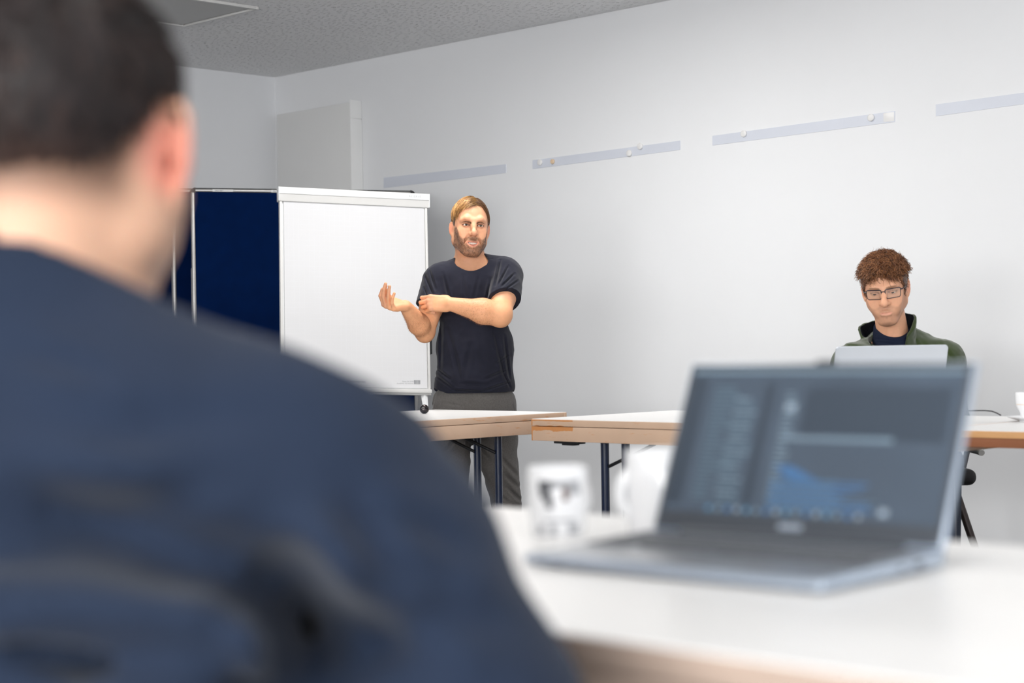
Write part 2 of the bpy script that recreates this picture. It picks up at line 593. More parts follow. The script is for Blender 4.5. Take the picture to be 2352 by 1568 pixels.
# ------------------------------------------------------------------ folding tables
def folding_table(origin, length, depth, z, label, worn=False, edge=None, legs=(), braces=(), clips=(), long_axis='x', thick=(0.024, 0.05)):
    """origin: world corner (left end, near edge); local x = u, local y = -v"""
    r = empty('folding_table', origin, ZR)
    tag(r, label, 'table', 'white topped folding tables')
    Lx, Ly = (length, depth)
    t1, t2 = thick
    mw = edge or (M_woodw if worn else M_wood)
    zt = z
    MB().box((Lx / 2, Ly / 2, zt - 0.001), (Lx - 0.004, Ly - 0.004, 0.002)).build('tabletop', M_lam, r)
    b = MB()
    zc = zt - 0.0015 - (t1 - 0.0015) / 2
    hh = t1 - 0.0015
    b.box((Lx / 2, 0.008, zc), (Lx, 0.016, hh)).box((Lx / 2, Ly - 0.008, zc), (Lx, 0.016, hh))
    b.box((0.008, Ly / 2, zc), (0.016, Ly - 0.032, hh)).box((Lx - 0.008, Ly / 2, zc), (0.016, Ly - 0.032, hh))
    b.build('edge_band', mw, r, bevel=0.0012)
    MB().box((Lx / 2, Ly / 2, zt - 0.002 - (t1 - 0.004) / 2), (Lx - 0.033, Ly - 0.033, t1 - 0.004)).build('core_board', M_wood, r)
    a = MB()
    za = zt - t1 - 0.0018 - t2 / 2
    for (cx, cy, sx, sy) in ((Lx / 2, 0.011, Lx, .022), (Lx / 2, Ly - 0.011, Lx, .022), (0.011, Ly / 2, .022, Ly - .044), (Lx - .011, Ly / 2, .022, Ly - .044)):
        s = MB().box((cx, cy, za), (sx, sy, t2)).build('apron', mw, r, bevel=0.0015)
    zb = zt - t1 - t2
    for pr in legs:
        (x, y) = pr
        lg = MB().cyl((x, y, 0.012), (x, y, zb + 0.045), 0.0145, n=24).build('leg', M_navyleg, r, smooth=True)
        MB().cyl((x, y, 0.0), (x, y, 0.02), 0.017, n=20).build('foot', M_black, lg, smooth=True)
    for (p0, p1) in braces:
        MB().tube([p0, p1], 0.0058, n=10).build('brace', M_black, r, smooth=True)
    for (x, y, sx) in clips:
        c = MB().box((x, y, zb - 0.004), (sx, 0.04, 0.012))
        c.box((x + sx * .04, y, zb - 0.012), (sx * .5, 0.03, 0.008))
        c.build('catch', M_black, r, bevel=0.002)
    return r


def uv(p):
    q = np.array(p[:2]) - K
    return float(q.dot(U)), float(q.dot(V))


ZT = 0.76
# table beside the standing man: u 3.37-4.10, v 1.785-3.42
u0, v1 = 3.365, 3.42
t1 = folding_table(room(u0, v1, 0), 0.742, v1 - 1.785, ZT,
                   'worn folding table in front of the standing man, with a small dark ball on it',
                   legs=[(3.979 - u0, v1 - 2.03), (3.865 - u0, v1 - 2.03), (3.979 - u0, 0.26), (3.865 - u0, 0.26)],
                   braces=[((3.98 - u0, v1 - 2.045, 0.615), (3.80 - u0, v1 - 2.12, 0.70)), ((3.866 - u0, v1 - 2.045, 0.615), (3.70 - u0, v1 - 2.12, 0.70))],
                   clips=[(4.06 - u0, v1 - 1.84, 0.07), (0.68, 0.5, 0.09)])
# long table in the middle
u0 = 4.404
t2 = folding_table(room(u0, 2.283, 0), 1.6, 0.772, ZT,
                   'worn folding table in the middle with rubbed orange corner, under the silver laptop', worn=True,
                   legs=[(4.674 - u0, 0.083), (4.769 - u0, 0.083), (1.33, 0.083), (1.10, 0.69), (4.674 - u0, 0.69)],
                   braces=[((4.69 - u0, 0.085, 0.598), (4.92 - u0, 0.085, 0.69)), ((1.31, 0.085, 0.598), (1.1, 0.085, 0.69))],
                   clips=[(0.155, 0.03, 0.115)])
# table on the right with the oak coloured edge
u0 = 6.02
r = empty('folding_table', room(u0, 2.315, 0), ZR)
tag(r, 'table with oak coloured edge at the right, carrying the coffee cup', 'table', 'white topped folding tables')
L3 = 1.6
MB().box((L3 / 2, 0.385, ZT - 0.0012), (L3 - .003, 0.767, 0.0024)).build('tabletop', M_lam, r)
b = MB()
for (cx, cy, sx, sy) in ((L3 / 2, 0.006, L3, .012), (L3 / 2, .764, L3, .012), (0.006, .385, .012, .746), (L3 - .006, .385, .012, .746)):
    b.box((cx, cy, ZT - 0.0115), (sx, sy, 0.019))
b.build('edge_band', M_oak, r, bevel=0.001)
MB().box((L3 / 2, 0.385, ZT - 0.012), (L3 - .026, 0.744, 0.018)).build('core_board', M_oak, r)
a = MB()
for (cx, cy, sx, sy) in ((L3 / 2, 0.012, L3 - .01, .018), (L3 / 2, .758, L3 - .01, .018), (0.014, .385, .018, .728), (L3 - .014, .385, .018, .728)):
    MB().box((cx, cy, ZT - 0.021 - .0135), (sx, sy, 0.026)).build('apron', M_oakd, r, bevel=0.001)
for (x, y) in ((0.035, 0.05), (0.035, 0.69), (1.35, 0.08), (1.35, 0.69)):
    lg = MB().cyl((x, y, 0.01), (x, y, ZT - .022), 0.0145, n=20).build('leg', M_navyleg, r, smooth=True)
    MB().cyl((x, y, 0.0), (x, y, 0.02), 0.017, n=16).build('foot', M_black, lg, smooth=True)

# near table, under the dark laptop
ZN = 0.80
un, vn = uv(T(1200, 1440, ZN))
uf, vf = uv(T(1040, 1155, ZN))
NU0 = uf - 0.03
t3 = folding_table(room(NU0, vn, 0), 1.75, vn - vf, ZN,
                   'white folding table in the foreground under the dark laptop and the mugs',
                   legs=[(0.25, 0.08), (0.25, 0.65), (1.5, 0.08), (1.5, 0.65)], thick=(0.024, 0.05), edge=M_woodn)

# ------------------------------------------------------------------ pinboards
def pinboard(pl, pr, dl, dr, label, ztop=1.85, labels=False):
    Lp, Rp = P(pl[0], pl[1], dl), P(pr[0], pr[1], dr)
    d = (Rp - Lp)[:2]
    w_ = float(np.linalg.norm(d))
    ang = math.atan2(d[1], d[0])
    c = (Lp + Rp) / 2
    r = empty('pinboard', (c[0], c[1], 0), ang)
    tag(r, label, 'pinboard', 'blue pinboards parked in the corner')
    zt = float((Lp[2] + Rp[2]) / 2)
    zbot = zt - 1.50
    MB().box((0, 0, (zt + zbot) / 2), (w_ - 0.02, 0.018, zt - zbot - 0.02)).build('felt_panel', M_blue, r)
    for s in (-1, 1):
        MB().box((s * (w_ / 2 - 0.011), -0.002, (zt + zbot) / 2 - .01), (0.019, 0.03, zt - zbot)).build('side_rail', M_alu, r, bevel=0.006, seg=3)
        lg = MB().box((s * (w_ / 2 - 0.012), 0.02, zt / 2 - .2), (0.022, 0.022, zt - .42)).build('leg', M_alu, r, bevel=0.003)
        MB().box((s * (w_ / 2 - 0.012), 0.0, 0.015), (0.03, 0.12, 0.03)).build('foot', M_black, lg, bevel=0.004)
    tr = MB().box((0, -0.002, zt - 0.008), (w_ - 0.03, 0.03, 0.017)).build('top_rail', M_alu, r, bevel=0.006, seg=3)
    MB().box((0, -0.002, zt + 0.002), (w_ - 0.03, 0.018, 0.006)).build('rail_cover', M_black, tr)
    MB().box((0, -0.002, zbot), (w_ - 0.03, 0.03, 0.02)).build('bottom_rail', M_alu, r, bevel=0.006)
    for s in (-1, 1):
        n = 12
        poly = [(0, 0)] + [(0.026 * math.cos(t), 0.026 * math.sin(t)) for t in np.linspace(0, math.pi / 2, n)]
        mb = MB()
        vs = [(s * (w_ / 2 - .024 + x), y_, zt - 0.020 + z) for y_ in (-0.02, 0.02) for (x, z) in poly]
        m_ = len(poly)
        fs = [tuple(range(m_)), tuple(range(2 * m_ - 1, m_ - 1, -1))] + [(i, (i + 1) % m_, m_ + (i + 1) % m_, m_ + i) for i in range(m_)]
        mb.add(vs, fs).build('corner_cap', M_black, r)
    if labels:
        for (x0, x1, txt) in ((485, 531, 'GALA BEIT'), (616, 640, 'Plan Ta')):
            f0 = (x0 - pl[0]) / (pr[0] - pl[0]) * w_ - w_ / 2
            f1 = (x1 - pl[0]) / (pr[0] - pl[0]) * w_ - w_ / 2
            s_ = MB().box(((f0 + f1) / 2, -0.0175, zt - 0.008), (f1 - f0, 0.0008, 0.0125)).build('sticker', M_sticker, r)
            text_obj('lettering', txt, 0.0095, M_ink, s_, Matrix.Translation((f0 + .012, -0.0182, zt - 0.0115)) @ Matrix.Rotation(math.pi / 2, 4, 'X'))
    return r


pinboard((437, 433), (951, 441), 9.15, 9.55, 'blue felt pinboard directly behind the flipchart, full width visible', labels=True)
pinboard((392, 434), (905, 442), 9.32, 9.72, 'middle blue pinboard of the stack, its left rail showing beside the ear')
pinboard((327, 436), (835, 444), 9.47, 9.87, 'rearmost blue pinboard of the stack, its left rail showing below the jaw')

# grid print on the flipchart paper
nt = M_paper.node_tree
tcg = nt.nodes.new('ShaderNodeTexCoord')
sxg = nt.nodes.new('ShaderNodeSeparateXYZ')
nt.links.new(tcg.outputs['Object'], sxg.inputs['Vector'])


def _m(op, a, b):
    k = nt.nodes.new('ShaderNodeMath')
    k.operation = op
    for i, q in enumerate((a, b)):
        if isinstance(q, (int, float)):
            k.inputs[i].default_value = q
        else:
            nt.links.new(q, k.inputs[i])
    return k.outputs[0]


gx = _m('LESS_THAN', _m('FRACT', _m('ADD', _m('DIVIDE', sxg.outputs['X'], 0.025), 40.0), 0), 0.07)
gz = _m('LESS_THAN', _m('FRACT', _m('ADD', _m('DIVIDE', sxg.outputs['Z'], 0.025), 40.0), 0), 0.07)
gg = _m('MULTIPLY', _m('MAXIMUM', gx, gz), 0.12)
mxg = nt.nodes.new('ShaderNodeMix')
mxg.data_type = 'RGBA'
nt.links.new(gg, mxg.inputs[0])
nt.links.new([k for k in nt.nodes if k.type == 'HUE_SAT'][0].outputs['Color'], mxg.inputs[6])
mxg.inputs[7].default_value = srgb(226, 229, 234)
nt.links.new(mxg.outputs[2], nt.nodes['Principled BSDF'].inputs['Base Color'])

# ------------------------------------------------------------------ flipchart
TL, TR = P(639, 430, 8.37), P(983, 447, 8.62)
BR = P(977.5, 903, 8.49)
TRb = P(978.5, 478, 8.61)
ax = (TR - TL) / np.linalg.norm(TR - TL)
az = TRb - BR
az = az - ax * az.dot(ax)
az /= np.linalg.norm(az)
ay = np.cross(az, ax)
WH = float(np.linalg.norm(TR - TL))
Hb = float((TR - BR).dot(az))
org = BR + ax * float((TL - BR).dot(ax) + WH / 2)      # bottom centre of the board
Rm = Matrix(((ax[0], ay[0], az[0]), (ax[1], ay[1], az[1]), (ax[2], ay[2], az[2])))
fc = empty('flipchart', tuple(org), rot3=Rm.to_euler())
tag(fc, 'white flipchart with a blank squared paper pad, in front of the blue pinboards', 'flipchart')
WB = WH - 0.012


def tolocal(p):
    q = np.array(p) - org
    return (q.dot(ax), q.dot(ay), q.dot(az))


MB().box((0, 0.012, Hb / 2 - 0.01), (WB, 0.016, Hb - 0.03)).build('board', M_white, fc, bevel=0.002)
for s in (-1, 1):
    MB().box((s * (WB / 2 - .006), 0.006, Hb / 2 - 0.012), (0.012, 0.026, Hb - 0.05)).build('side_rail', M_grey, fc, bevel=0.002)
PW0, PW1 = -WB / 2 + 0.020, WB / 2 - 0.016
MB().box(((PW0 + PW1) / 2, -0.001, (Hb - 0.04 + 0.024) / 2), (PW1 - PW0, 0.006, Hb - 0.064)).build('paper_pad', M_paper, fc)
h = MB()
h.prism([(0, 0)], 0, 0) if False else None
hp = [(0.02, -0.0), (0.02, 0.068), (-0.020, 0.068), (-0.024, 0.064), (-0.024, 0.036), (-0.021, 0.034), (-0.012, 0.002), (-0.008, 0.0)]
vs = [(s * WH / 2, y, Hb - 0.068 + z) for s in (-1, 1) for (y, z) in hp]
n_ = len(hp)
hd = MB().add(vs, [tuple(range(n_)), tuple(range(2 * n_ - 1, n_ - 1, -1))] + [(i, (i + 1) % n_, n_ + (i + 1) % n_, n_ + i) for i in range(n_)])
clampb = hd.build('clamp_bar', M_grey, fc)
MB().box((0, -0.0248, Hb - 0.0175), (WH - .002, 0.0016, 0.030)).build('face_strip', M_white, clampb, bevel=0.0005)
for s in (-1, 1):
    MB().box((s * (WH / 2 + 0.001), -0.003, Hb - 0.034), (0.003, 0.044, 0.067)).build('end_cap', M_white, clampb, bevel=0.001)
RX = Matrix.Rotation(math.pi / 2, 4, 'X')
text_obj('lettering', 'RESERVE', 0.0165, M_inkl, clampb, Matrix.Translation((WH / 2 - 0.104, -0.0258, Hb - 0.0225)) @ RX)
tray = MB()
tray.box((0, -0.006, 0.012), (WB, 0.040, 0.004)).box((0, -0.025, 0.008), (WB, 0.004, 0.018)).box((0, 0.0, -0.001), (WB, 0.03, 0.018))
tray.build('tray', M_grey, fc, bevel=0.002)
MB().box((-.02, -0.0285, 0.011), (0.008, 0.003, 0.006)).build('tray_catch', M_ink, fc, bevel=0.001)
lx = lambda px: (px - 639) / 344.0 * WH - WH / 2
pz = -0.0044
lab = MB().lathe([(0.0046, 0), (0.0036, 0), (0.0036, 0.0004), (0.0046, 0.0004), (0.0046, 0)], n=16)
for k_ in (0, 0.006):
    MB().add([(lx(788) + x + k_, pz - z, 0.053 + y) for (x, y, z) in lab.v], lab.f).build('printed_ring', M_ink, fc)
text_obj('lettering', 'Soennecken', 0.0165, M_ink, fc, Matrix.Translation((lx(793.5), pz, 0.047)) @ RX)
text_obj('lettering', 'Papier-Nr. 2158', 0.0085, M_inkl, fc, Matrix.Translation((lx(940.5), pz, 0.0535)) @ RX, align='RIGHT')
text_obj('lettering', 'Bestell-Nr. 157 4010 02', 0.0085, M_inkl, fc, Matrix.Translation((lx(940.5), pz, 0.0435)) @ RX, align='RIGHT')
bc = MB()
x0 = lx(942)
random.seed(3)
while x0 < lx(957):
    wdt = random.choice((0.0007, 0.0012, 0.0018))
    bc.box((x0, pz, 0.053), (wdt, 0.0004, 0.020))
    x0 += wdt + random.choice((0.0009, 0.0014))
bc.build('barcode', M_ink, fc)['kind'] = 'stuff'
# rear frame, tripod legs
fr = MB().box((0, 0.035, Hb * .55), (0.06, 0.03, 0.3)).box((0, 0.03, 0.10), (WB * .8, 0.02, 0.03))
fr.build('rear_frame', M_grey, fc, bevel=0.003)
c0, c1 = tolocal(P(982, 775, 8.60)), tolocal(P(981, 816, 8.60))
MB().box(((c0[0] + c1[0]) / 2 - .006, 0.045, (c0[2] + c1[2]) / 2), (0.036, 0.03, 0.085)).build('rear_bracket', M_black, fc, bevel=0.002)
pA, pB, pC = P(974, 903, 8.50), P(978, 936, 8.43), P(984, 985, 8.40)
gz0 = P(984, 985, 8.40)
foot_w = np.array([gz0[0] + 0.06, gz0[1] - 0.22, 0.015])
a_, b_, c_, d_ = [tolocal(q) for q in (pA, pB, pC, foot_w)]
lg = MB().tube([a_, b_], [0.017, 0.012], n=4).build('leg', M_white, fc)
MB().tube([b_, d_], [0.0095, 0.0095], n=12).build('lower_tube', M_grey, lg, smooth=True)
a2 = tolocal(P(655, 893, 8.30))
f2 = tolocal(np.array([org[0] - WH / 2 - 0.03, org[1] - .28, 0.015]))
m2 = tuple(np.array(a2) * .8 + np.array(f2) * .2)
lg = MB().tube([a2, m2], [0.017, 0.012], n=4).build('leg', M_white, fc)
MB().tube([m2, f2], [0.0095, 0.0095], n=12).build('lower_tube', M_grey, lg, smooth=True)
f3 = tolocal(np.array([org[0] + .02, org[1] + .42, 0.015]))
MB().tube([(0, 0.045, Hb * .55), f3], [0.012, 0.0095], n=12).build('leg', M_grey, fc, smooth=True)

# dark ball on the table
M_ball = mat('dark_chrome', srgb(52, 46, 46), rough=0.12, metal=0.85, var=0.1, vscale=90)
tb = T(975, 949.5)
bl = empty('desk_ball', tuple(tb))
tag(bl, 'small dark glossy ball resting on the worn table below the flipchart', 'ball')
R_ = 0.0185
prof = [(0.0004, 0.0), (0.006, 0.0004)] + [(R_ * math.sin(t), 0.0165 - R_ * .92 * math.cos(t)) for t in np.linspace(.42, 1.50, 12)]
MB().lathe(prof + [(R_ * .97, 0.0185), (R_ * .9, 0.0190), (0.0004, 0.0190)], n=32).build('lower_shell', M_ball, bl, smooth=True)
prof = [(R_ * .88, 0.0186), (R_ * .95, 0.0196)] + [(R_ * .95 * math.cos(t), 0.0196 + 0.0155 * math.sin(t)) for t in np.linspace(.1, 1.55, 12)] + [(0.0004, 0.0351)]
MB().lathe(prof, n=32).build('upper_shell', M_ball, bl, smooth=True)
MB().tube([(-0.004 + 0.0045 * math.cos(t), -R_ * .93, 0.0215 + 0.0045 * math.sin(t)) for t in np.linspace(-.6, 4.6, 16)], 0.0009, n=6).build('bright_clasp', M_alu, bl)

# ------------------------------------------------------------------ mugs on the near table
M_china = mat('white_china', srgb(240, 241, 243), rough=0.15, var=0.005, spec=0.6)
M_printd = mat('mug_print_dark', srgb(92, 94, 98), rough=0.4, var=0.2, vscale=120)
M_printm = mat('mug_print_mid', srgb(168, 170, 174), rough=0.4, var=0.12, vscale=120)
M_printb = mat('mug_print_brown', srgb(120, 104, 98), rough=0.4, var=0.1)


def wrap(mb, poly, r, n=6):
    """poly: list of (angle, z) quads (a0,a1,z0,z1) laid on a cylinder of radius r"""
    a0, a1, z0, z1 = poly
    vs, fs = [], []
    for i in range(n + 1):
        a = a0 + (a1 - a0) * i / n
        for z in (z0, z1):
            for rr in (r, r + 0.0003):
                vs.append((rr * math.sin(a), -rr * math.cos(a), z))
    for i in range(n):
        b = i * 4
        fs += [(b + 1, b + 5, b + 7, b + 3), (b, b + 2, b + 6, b + 4), (b, b + 4, b + 5, b + 1), (b + 2, b + 3, b + 7, b + 6)]
    mb.add(vs, fs)


def mug(loc, r_, hh, name, label, handle_ang, taper=0.92, rz=0.0, hsize=1.0):
    e = empty(name, tuple(loc), rz)
    tag(e, label, 'mug', 'mugs behind the dark laptop')
    t = 0.0035
    prof = [(0.0004, 0.002), (r_ * taper * .8, 0.002), (r_ * taper * .82, 0.0), (r_ * taper * .92, 0.0), (r_ * taper, 0.006), (r_, hh * .5), (r_, hh - .002), (r_ - .0012, hh),
            (r_ - t, hh - .002), (r_ - t, hh * .5), (r_ * taper - t, 0.012), (r_ * taper * .7, 0.0075), (0.0004, 0.007)]
    MB().lathe(prof, n=48).build('cup_body', M_china, e, smooth=True)
    pts = []
    for t_ in np.linspace(-1.35, 1.35, 14):
        q = r_ * .93 + 0.030 * hsize * math.cos(t_) - 0.006
        pts.append((q * math.cos(handle_ang), q * math.sin(handle_ang), hh * .50 + hh * (.24 + .05 * hsize) * math.sin(t_)))
    MB().tube(pts, [0.0062] * 14, n=12).build('handle', M_china, e, smooth=True)
    return e


m1 = T(1284, 1232, ZN)
e = mug(m1 + np.array([0, 0.02, 0]), 0.0345, 0.079, 'printed_mug', 'white mug printed with a dark grey picture, left of the white jug mug', 0.9)
pd, pm_, pb = MB(), MB(), MB()
for q in ((-0.72, -.25, .054, .065), (-.66, -.30, .045, .054), (-.5, -.22, .040, .050), (-.42, -.2, .033, .040)):
    wrap(pd, q, 0.0346)
for q in ((-.25, .25, .056, .065), (.1, .75, .057, .065), (.3, .8, .049, .057), (-.8, -.55, .004, .014), (-.3, -.1, .003, .015), (.35, .7, .004, .016), (-.5, .6, .018, .021)):
    wrap(pm_, q, 0.0346 if q[2] > .03 else 0.0330)
wrap(pb, (.12, .34, .042, .058), 0.0346)
pd.build('printed_picture', M_printd, e)['kind'] = 'stuff'
pm_.build('printed_picture', M_printm, e)['kind'] = 'stuff'
pb.build('printed_picture', M_printb, e)['kind'] = 'stuff'
m2_ = T(1531, 1236, ZN)
mug(m2_ + np.array([0, 0.025, 0]), 0.043, 0.098, 'tall_mug', 'large plain white mug with its handle to the left, half behind the dark laptop', math.radians(187), taper=.95, hsize=.55)

# ------------------------------------------------------------------ dark laptop in the foreground
M_lapt = mat('gunmetal', srgb(150, 154, 160), rough=0.35, metal=0.5, var=0.02)
M_laps = mat('laptop_silver_edge', srgb(178, 190, 205), rough=0.3, metal=0.55, var=0.02)
M_key = mat('key_grey', srgb(92, 95, 100), rough=0.5, var=0.03)
M_bezel = mat('bezel', srgb(66, 71, 78), rough=0.30, var=0.02, spec=0.6)
M_screen = mat('screen_dark', srgb(52, 62, 74), rough=0.16, var=0.12, vscale=7, emit=0.75, spec=0.7, coat=0.6, croughness=0.2)


def emat(name, c, s):
    return mat(name, c, rough=0.3, var=0.0, emit=s)


E1 = emat('ui_grey', srgb(94, 110, 122), .72)
E2 = emat('ui_slate', srgb(68, 84, 96), .75)
E3 = emat('ui_blue', srgb(58, 94, 134), .62)
E4 = emat('ui_light', srgb(120, 132, 144), .7)
E5 = emat('ui_cyan', srgb(72, 112, 140), .7)
E6 = emat('ui_dark', srgb(46, 54, 64), .65)

Lp1, Lp2 = T(1203, 1300, ZN), T(1888, 1367, ZN)
LW = float(np.linalg.norm(Lp2 - Lp1))
lang = math.atan2(Lp2[1] - Lp1[1], Lp2[0] - Lp1[0])
LD = 0.214
lap = empty('laptop', tuple(Lp1), lang)
tag(lap, 'large open dark laptop in the foreground, screen showing dark windows of text', 'laptop', 'open laptops')
b = MB()
vs = [(0, 0, .003), (LW, 0, .003), (LW, LD, .003), (0, LD, .003), (0, 0, .0125), (LW, 0, .0125), (LW, LD, .0185), (0, LD, .0185)]
b.add(vs, [(0, 3, 2, 1), (4, 5, 6, 7), (0, 1, 5, 4), (1, 2, 6, 5), (2, 3, 7, 6), (3, 0, 4, 7)])
b.build('base', M_laps, lap, bevel=0.0025, seg=3)
slope = (0.0185 - 0.0125) / LD
zf = lambda y: 0.0125 + slope * y
dk = MB()
y0, y1 = .006, LD - .02
dk.add([(0.006, y0, zf(y0) + .0002), (LW - .006, y0, zf(y0) + .0002), (LW - .006, y1, zf(y1) + .0002), (0.006, y1, zf(y1) + .0002)] +
       [(0.006, y0, zf(y0) + .0008), (LW - .006, y0, zf(y0) + .0008), (LW - .006, y1, zf(y1) + .0008), (0.006, y1, zf(y1) + .0008)],
       [(0, 3, 2, 1), (4, 5, 6, 7), (0, 1, 5, 4), (1, 2, 6, 5), (2, 3, 7, 6), (3, 0, 4, 7)])
deck = dk.build('deck', M_lapt, lap)
tp = MB().box((LW * .44, .044, zf(.044) + .0012), (.105, .060, .001)).build('trackpad', M_lapt, deck, bevel=.0004)
kmesh = None
for row in range(6):
    y = .088 + row * .0166
    n = 19 if row else 17
    if row == 0:
        xs = [(.022 + .0183 * k, .0155) for k in (0, 1, 2)] + [(.125, .085)] + [(.185 + .0183 * k, .0155) for k in range(9)]
    else:
        xs = [(.022 + .0183 * k, .0155) for k in range(int((LW - .03) / .0183))]
    for (x, wk) in xs:
        if wk > .02 or kmesh is None:
            k = MB().box((0, 0, 0), (wk, .0155 if row < 5 else .010, .0018)).build('key', M_key, deck, bevel=.0005, seg=1)
            if wk < .02:
                kmesh = k.data
        else:
            k = bpy.data.objects.new('key', kmesh)
            COL.objects.link(k)
            k.parent = deck
        k.location = (x, y, zf(y) + .0018)
for (x, y) in ((.03, .02), (LW - .03, .02), (.03, LD - .02), (LW - .03, LD - .02)):
    MB().cyl((x, y, 0), (x, y, .004), .007, n=14).build('rubber_foot', M_black, lap)
# side ports
MB().box((LW + .0001, LD - .05, .0095), (.0016, .014, .005)).build('port', M_black, lap, bevel=.0005)
MB().box((LW + .0001, LD - .08, .0095), (.0016, .010, .003)).build('port', M_black, lap, bevel=.0005)
MB().cyl((.04, LD - .006, .019), (LW - .04, LD - .006, .019), .0055, n=16).build('hinge', M_bezel, lap, smooth=True)
LH = 0.191
TH = math.radians(23)
cs, sn = math.cos(TH), math.sin(TH)


def lid(x, y, z):
    """x along, y thickness (towards the back), z up the lid"""
    return (x, LD - .006 + y * cs + z * sn, .020 - y * sn + z * cs)


def lidbox(mb, x0, x1, y0, y1, z0, z1):
    vs = [lid(x, y, z) for x in (x0, x1) for y in (y0, y1) for z in (z0, z1)]
    mb.add(vs, [(0, 1, 3, 2), (4, 6, 7, 5), (0, 4, 5, 1), (2, 3, 7, 6), (0, 2, 6, 4), (1, 5, 7, 3)])
    return mb


ld = lidbox(MB(), 0, LW, 0, .0075, 0, LH).build('lid', M_laps, lap, bevel=.002, seg=2)
lidbox(MB(), .003, LW - .003, -.0008, .0004, .002, LH - .002).build('bezel', M_bezel, ld)
SX0, SX1, SZ0, SZ1 = .009, LW - .009, .021, LH - .009
lidbox(MB(), SX0, SX1, -.0012, 0, SZ0, SZ1).build('display', M_screen, ld)
lidbox(MB(), LW / 2 - .011, LW / 2 + .011, -.0016, .004, LH - .0045, LH + .0022).build('webcam', M_bezel, ld, bevel=.001)
lidbox(MB(), LW / 2 - .014, LW / 2 + .014, -.0011, 0, .008, .014).build('maker_badge', M_laps, ld)


def ui(mb, s0, s1, t0, t1, dy=-.0014):
    X = lambda s: SX0 + (SX1 - SX0) * s
    Z = lambda t: SZ1 - (SZ1 - SZ0) * t
    vs = [lid(X(s0), dy, Z(t1)), lid(X(s1), dy, Z(t1)), lid(X(s1), dy, Z(t0)), lid(X(s0), dy, Z(t0))]
    mb.add(vs, [(0, 1, 2, 3)])


random.seed(11)
g1, g2, g3, g4, g5, g6 = MB(), MB(), MB(), MB(), MB(), MB()
ui(g6, .0, .06, .05, .95, -.0013)
ui(g6, .30, .335, .1, .95, -.0013)
ui(g6, .46, .97, .12, .48, -.0013)
ui(g1, .0, 1.0, .0, .022)
for i in range(26):
    t = .12 + i * .031
    ui(g2, .10, .10 + random.uniform(.05, .12), t, t + .014)
for i in range(24):
    t = .2 + i * .031
    ui(g2 if i % 3 else g1, .19, .19 + random.uniform(.06, .10), t, t + .015)
for i in range(22):
    t = .16 + i * .034
    ui(g1, .385, .385 + random.uniform(.03, .055), t, t + .013)
ui(g4, .39, .43, .235, .285)
ui(g1, .395, .80, .455, .485)
ui(g4, .40, .78, .462, .472)
for i in range(7):
    t = .66 + i * .016
    ui(g3, .395 + i * .012, .47 + i * .018, t, t + .012)
for i in range(13):
    t = .745 + i * .016
    ui(g3 if i % 2 else g2, .395, random.uniform(.60, .80), t, t + .011)
for i in range(16):
    s = .17 + i * .037
    ui((g5, g1, g3, g4)[i % 4], s, s + .016, .955, .985)
ui(g4, .80, .83, .915, .96)
for g, m_ in ((g1, E1), (g2, E2), (g3, E3), (g4, E4), (g5, E5), (g6, E6)):
    g.build('screen_text', m_, ld)['kind'] = 'stuff'

# ------------------------------------------------------------------ silver laptop of the seated man
M_silver = mat('silver_aluminium', srgb(205, 210, 217), rough=0.38, metal=0.35, var=0.008)
dS = 5.50
TLs, TRs = P(1911, 797, dS), P(2174, 788, dS)
sw = 0.357
cx = (TLs[0] + TRs[0]) / 2
sl = empty('laptop', (cx, dS + .085, ZT), math.radians(4))
tag(sl, 'silver laptop seen from behind, lid up in front of the seated man', 'laptop', 'open laptops')


def rrect(w_, h_, r_, n=6):
    pts = []
    for (sx, sy, a0) in ((1, 1, 0), (-1, 1, 90), (-1, -1, 180), (1, -1, 270)):
        for k in range(n + 1):
            a = math.radians(a0 + 90 * k / n)
            pts.append((sx * (w_ / 2 - r_) + r_ * math.cos(a), sy * (h_ / 2 - r_) + r_ * math.sin(a)))
    return pts


MB().prism([(x, y + .125) for (x, y) in rrect(sw, .245, .012)], .002, .014).build('base', M_silver, sl, bevel=.0015)
MB().prism([(x, y + .115) for (x, y) in rrect(sw - .05, .105, .004)], .0142, .0150).build('keyboard', M_key, sl)
q = MB().prism([(x, y + .1225) for (x, y) in rrect(sw, .245, .012)], 0, .006)
th2 = math.radians(20)
hgt = float((TLs[2] + TRs[2]) / 2 - ZT - .015) / .245
th2 = math.acos(min(.99, hgt))
q.v = [(x, .006 - y * math.sin(th2) - z * math.cos(th2), .0145 + y * math.cos(th2) - z * math.sin(th2)) for (x, y, z) in q.v]
ls = q.build('lid', M_silver, sl, bevel=.0015, seg=3)
MB().box((0, .004, .012), (sw * .8, .010, .008)).build('hinge', M_bezel, sl, bevel=.002)

# ------------------------------------------------------------------ coffee cup and saucer at the right edge
M_red = mat('cup_print_red', srgb(206, 158, 150), rough=0.4, var=0.0)
M_oran = mat('cup_line_orange', srgb(224, 188, 150), rough=0.4, var=0.0)
sc_ = T(2364, 967)
sa = empty('saucer', (sc_[0], sc_[1], ZT))
tag(sa, 'white saucer under the coffee cup at the right edge', 'saucer')
MB().lathe([(.0004, .002), (.026, .002), (.027, 0), (.032, 0), (.034, .003), (.052, .008), (.068, .0135), (.0695, .0150), (.067, .0150), (.050, .0100), (.030, .006), (.0004, .0055)], n=56).build('dish', M_china, sa, smooth=True)
MB().lathe([(.022, .0055), (.022, .0068), (.024, .0068), (.024, .0055)], n=40).build('ring', M_china, sa, smooth=True)
cu = empty('coffee_cup', (sc_[0], sc_[1], ZT + .0068))
tag(cu, 'white coffee cup with pale red lettering standing on the saucer, cut by the right edge', 'cup')
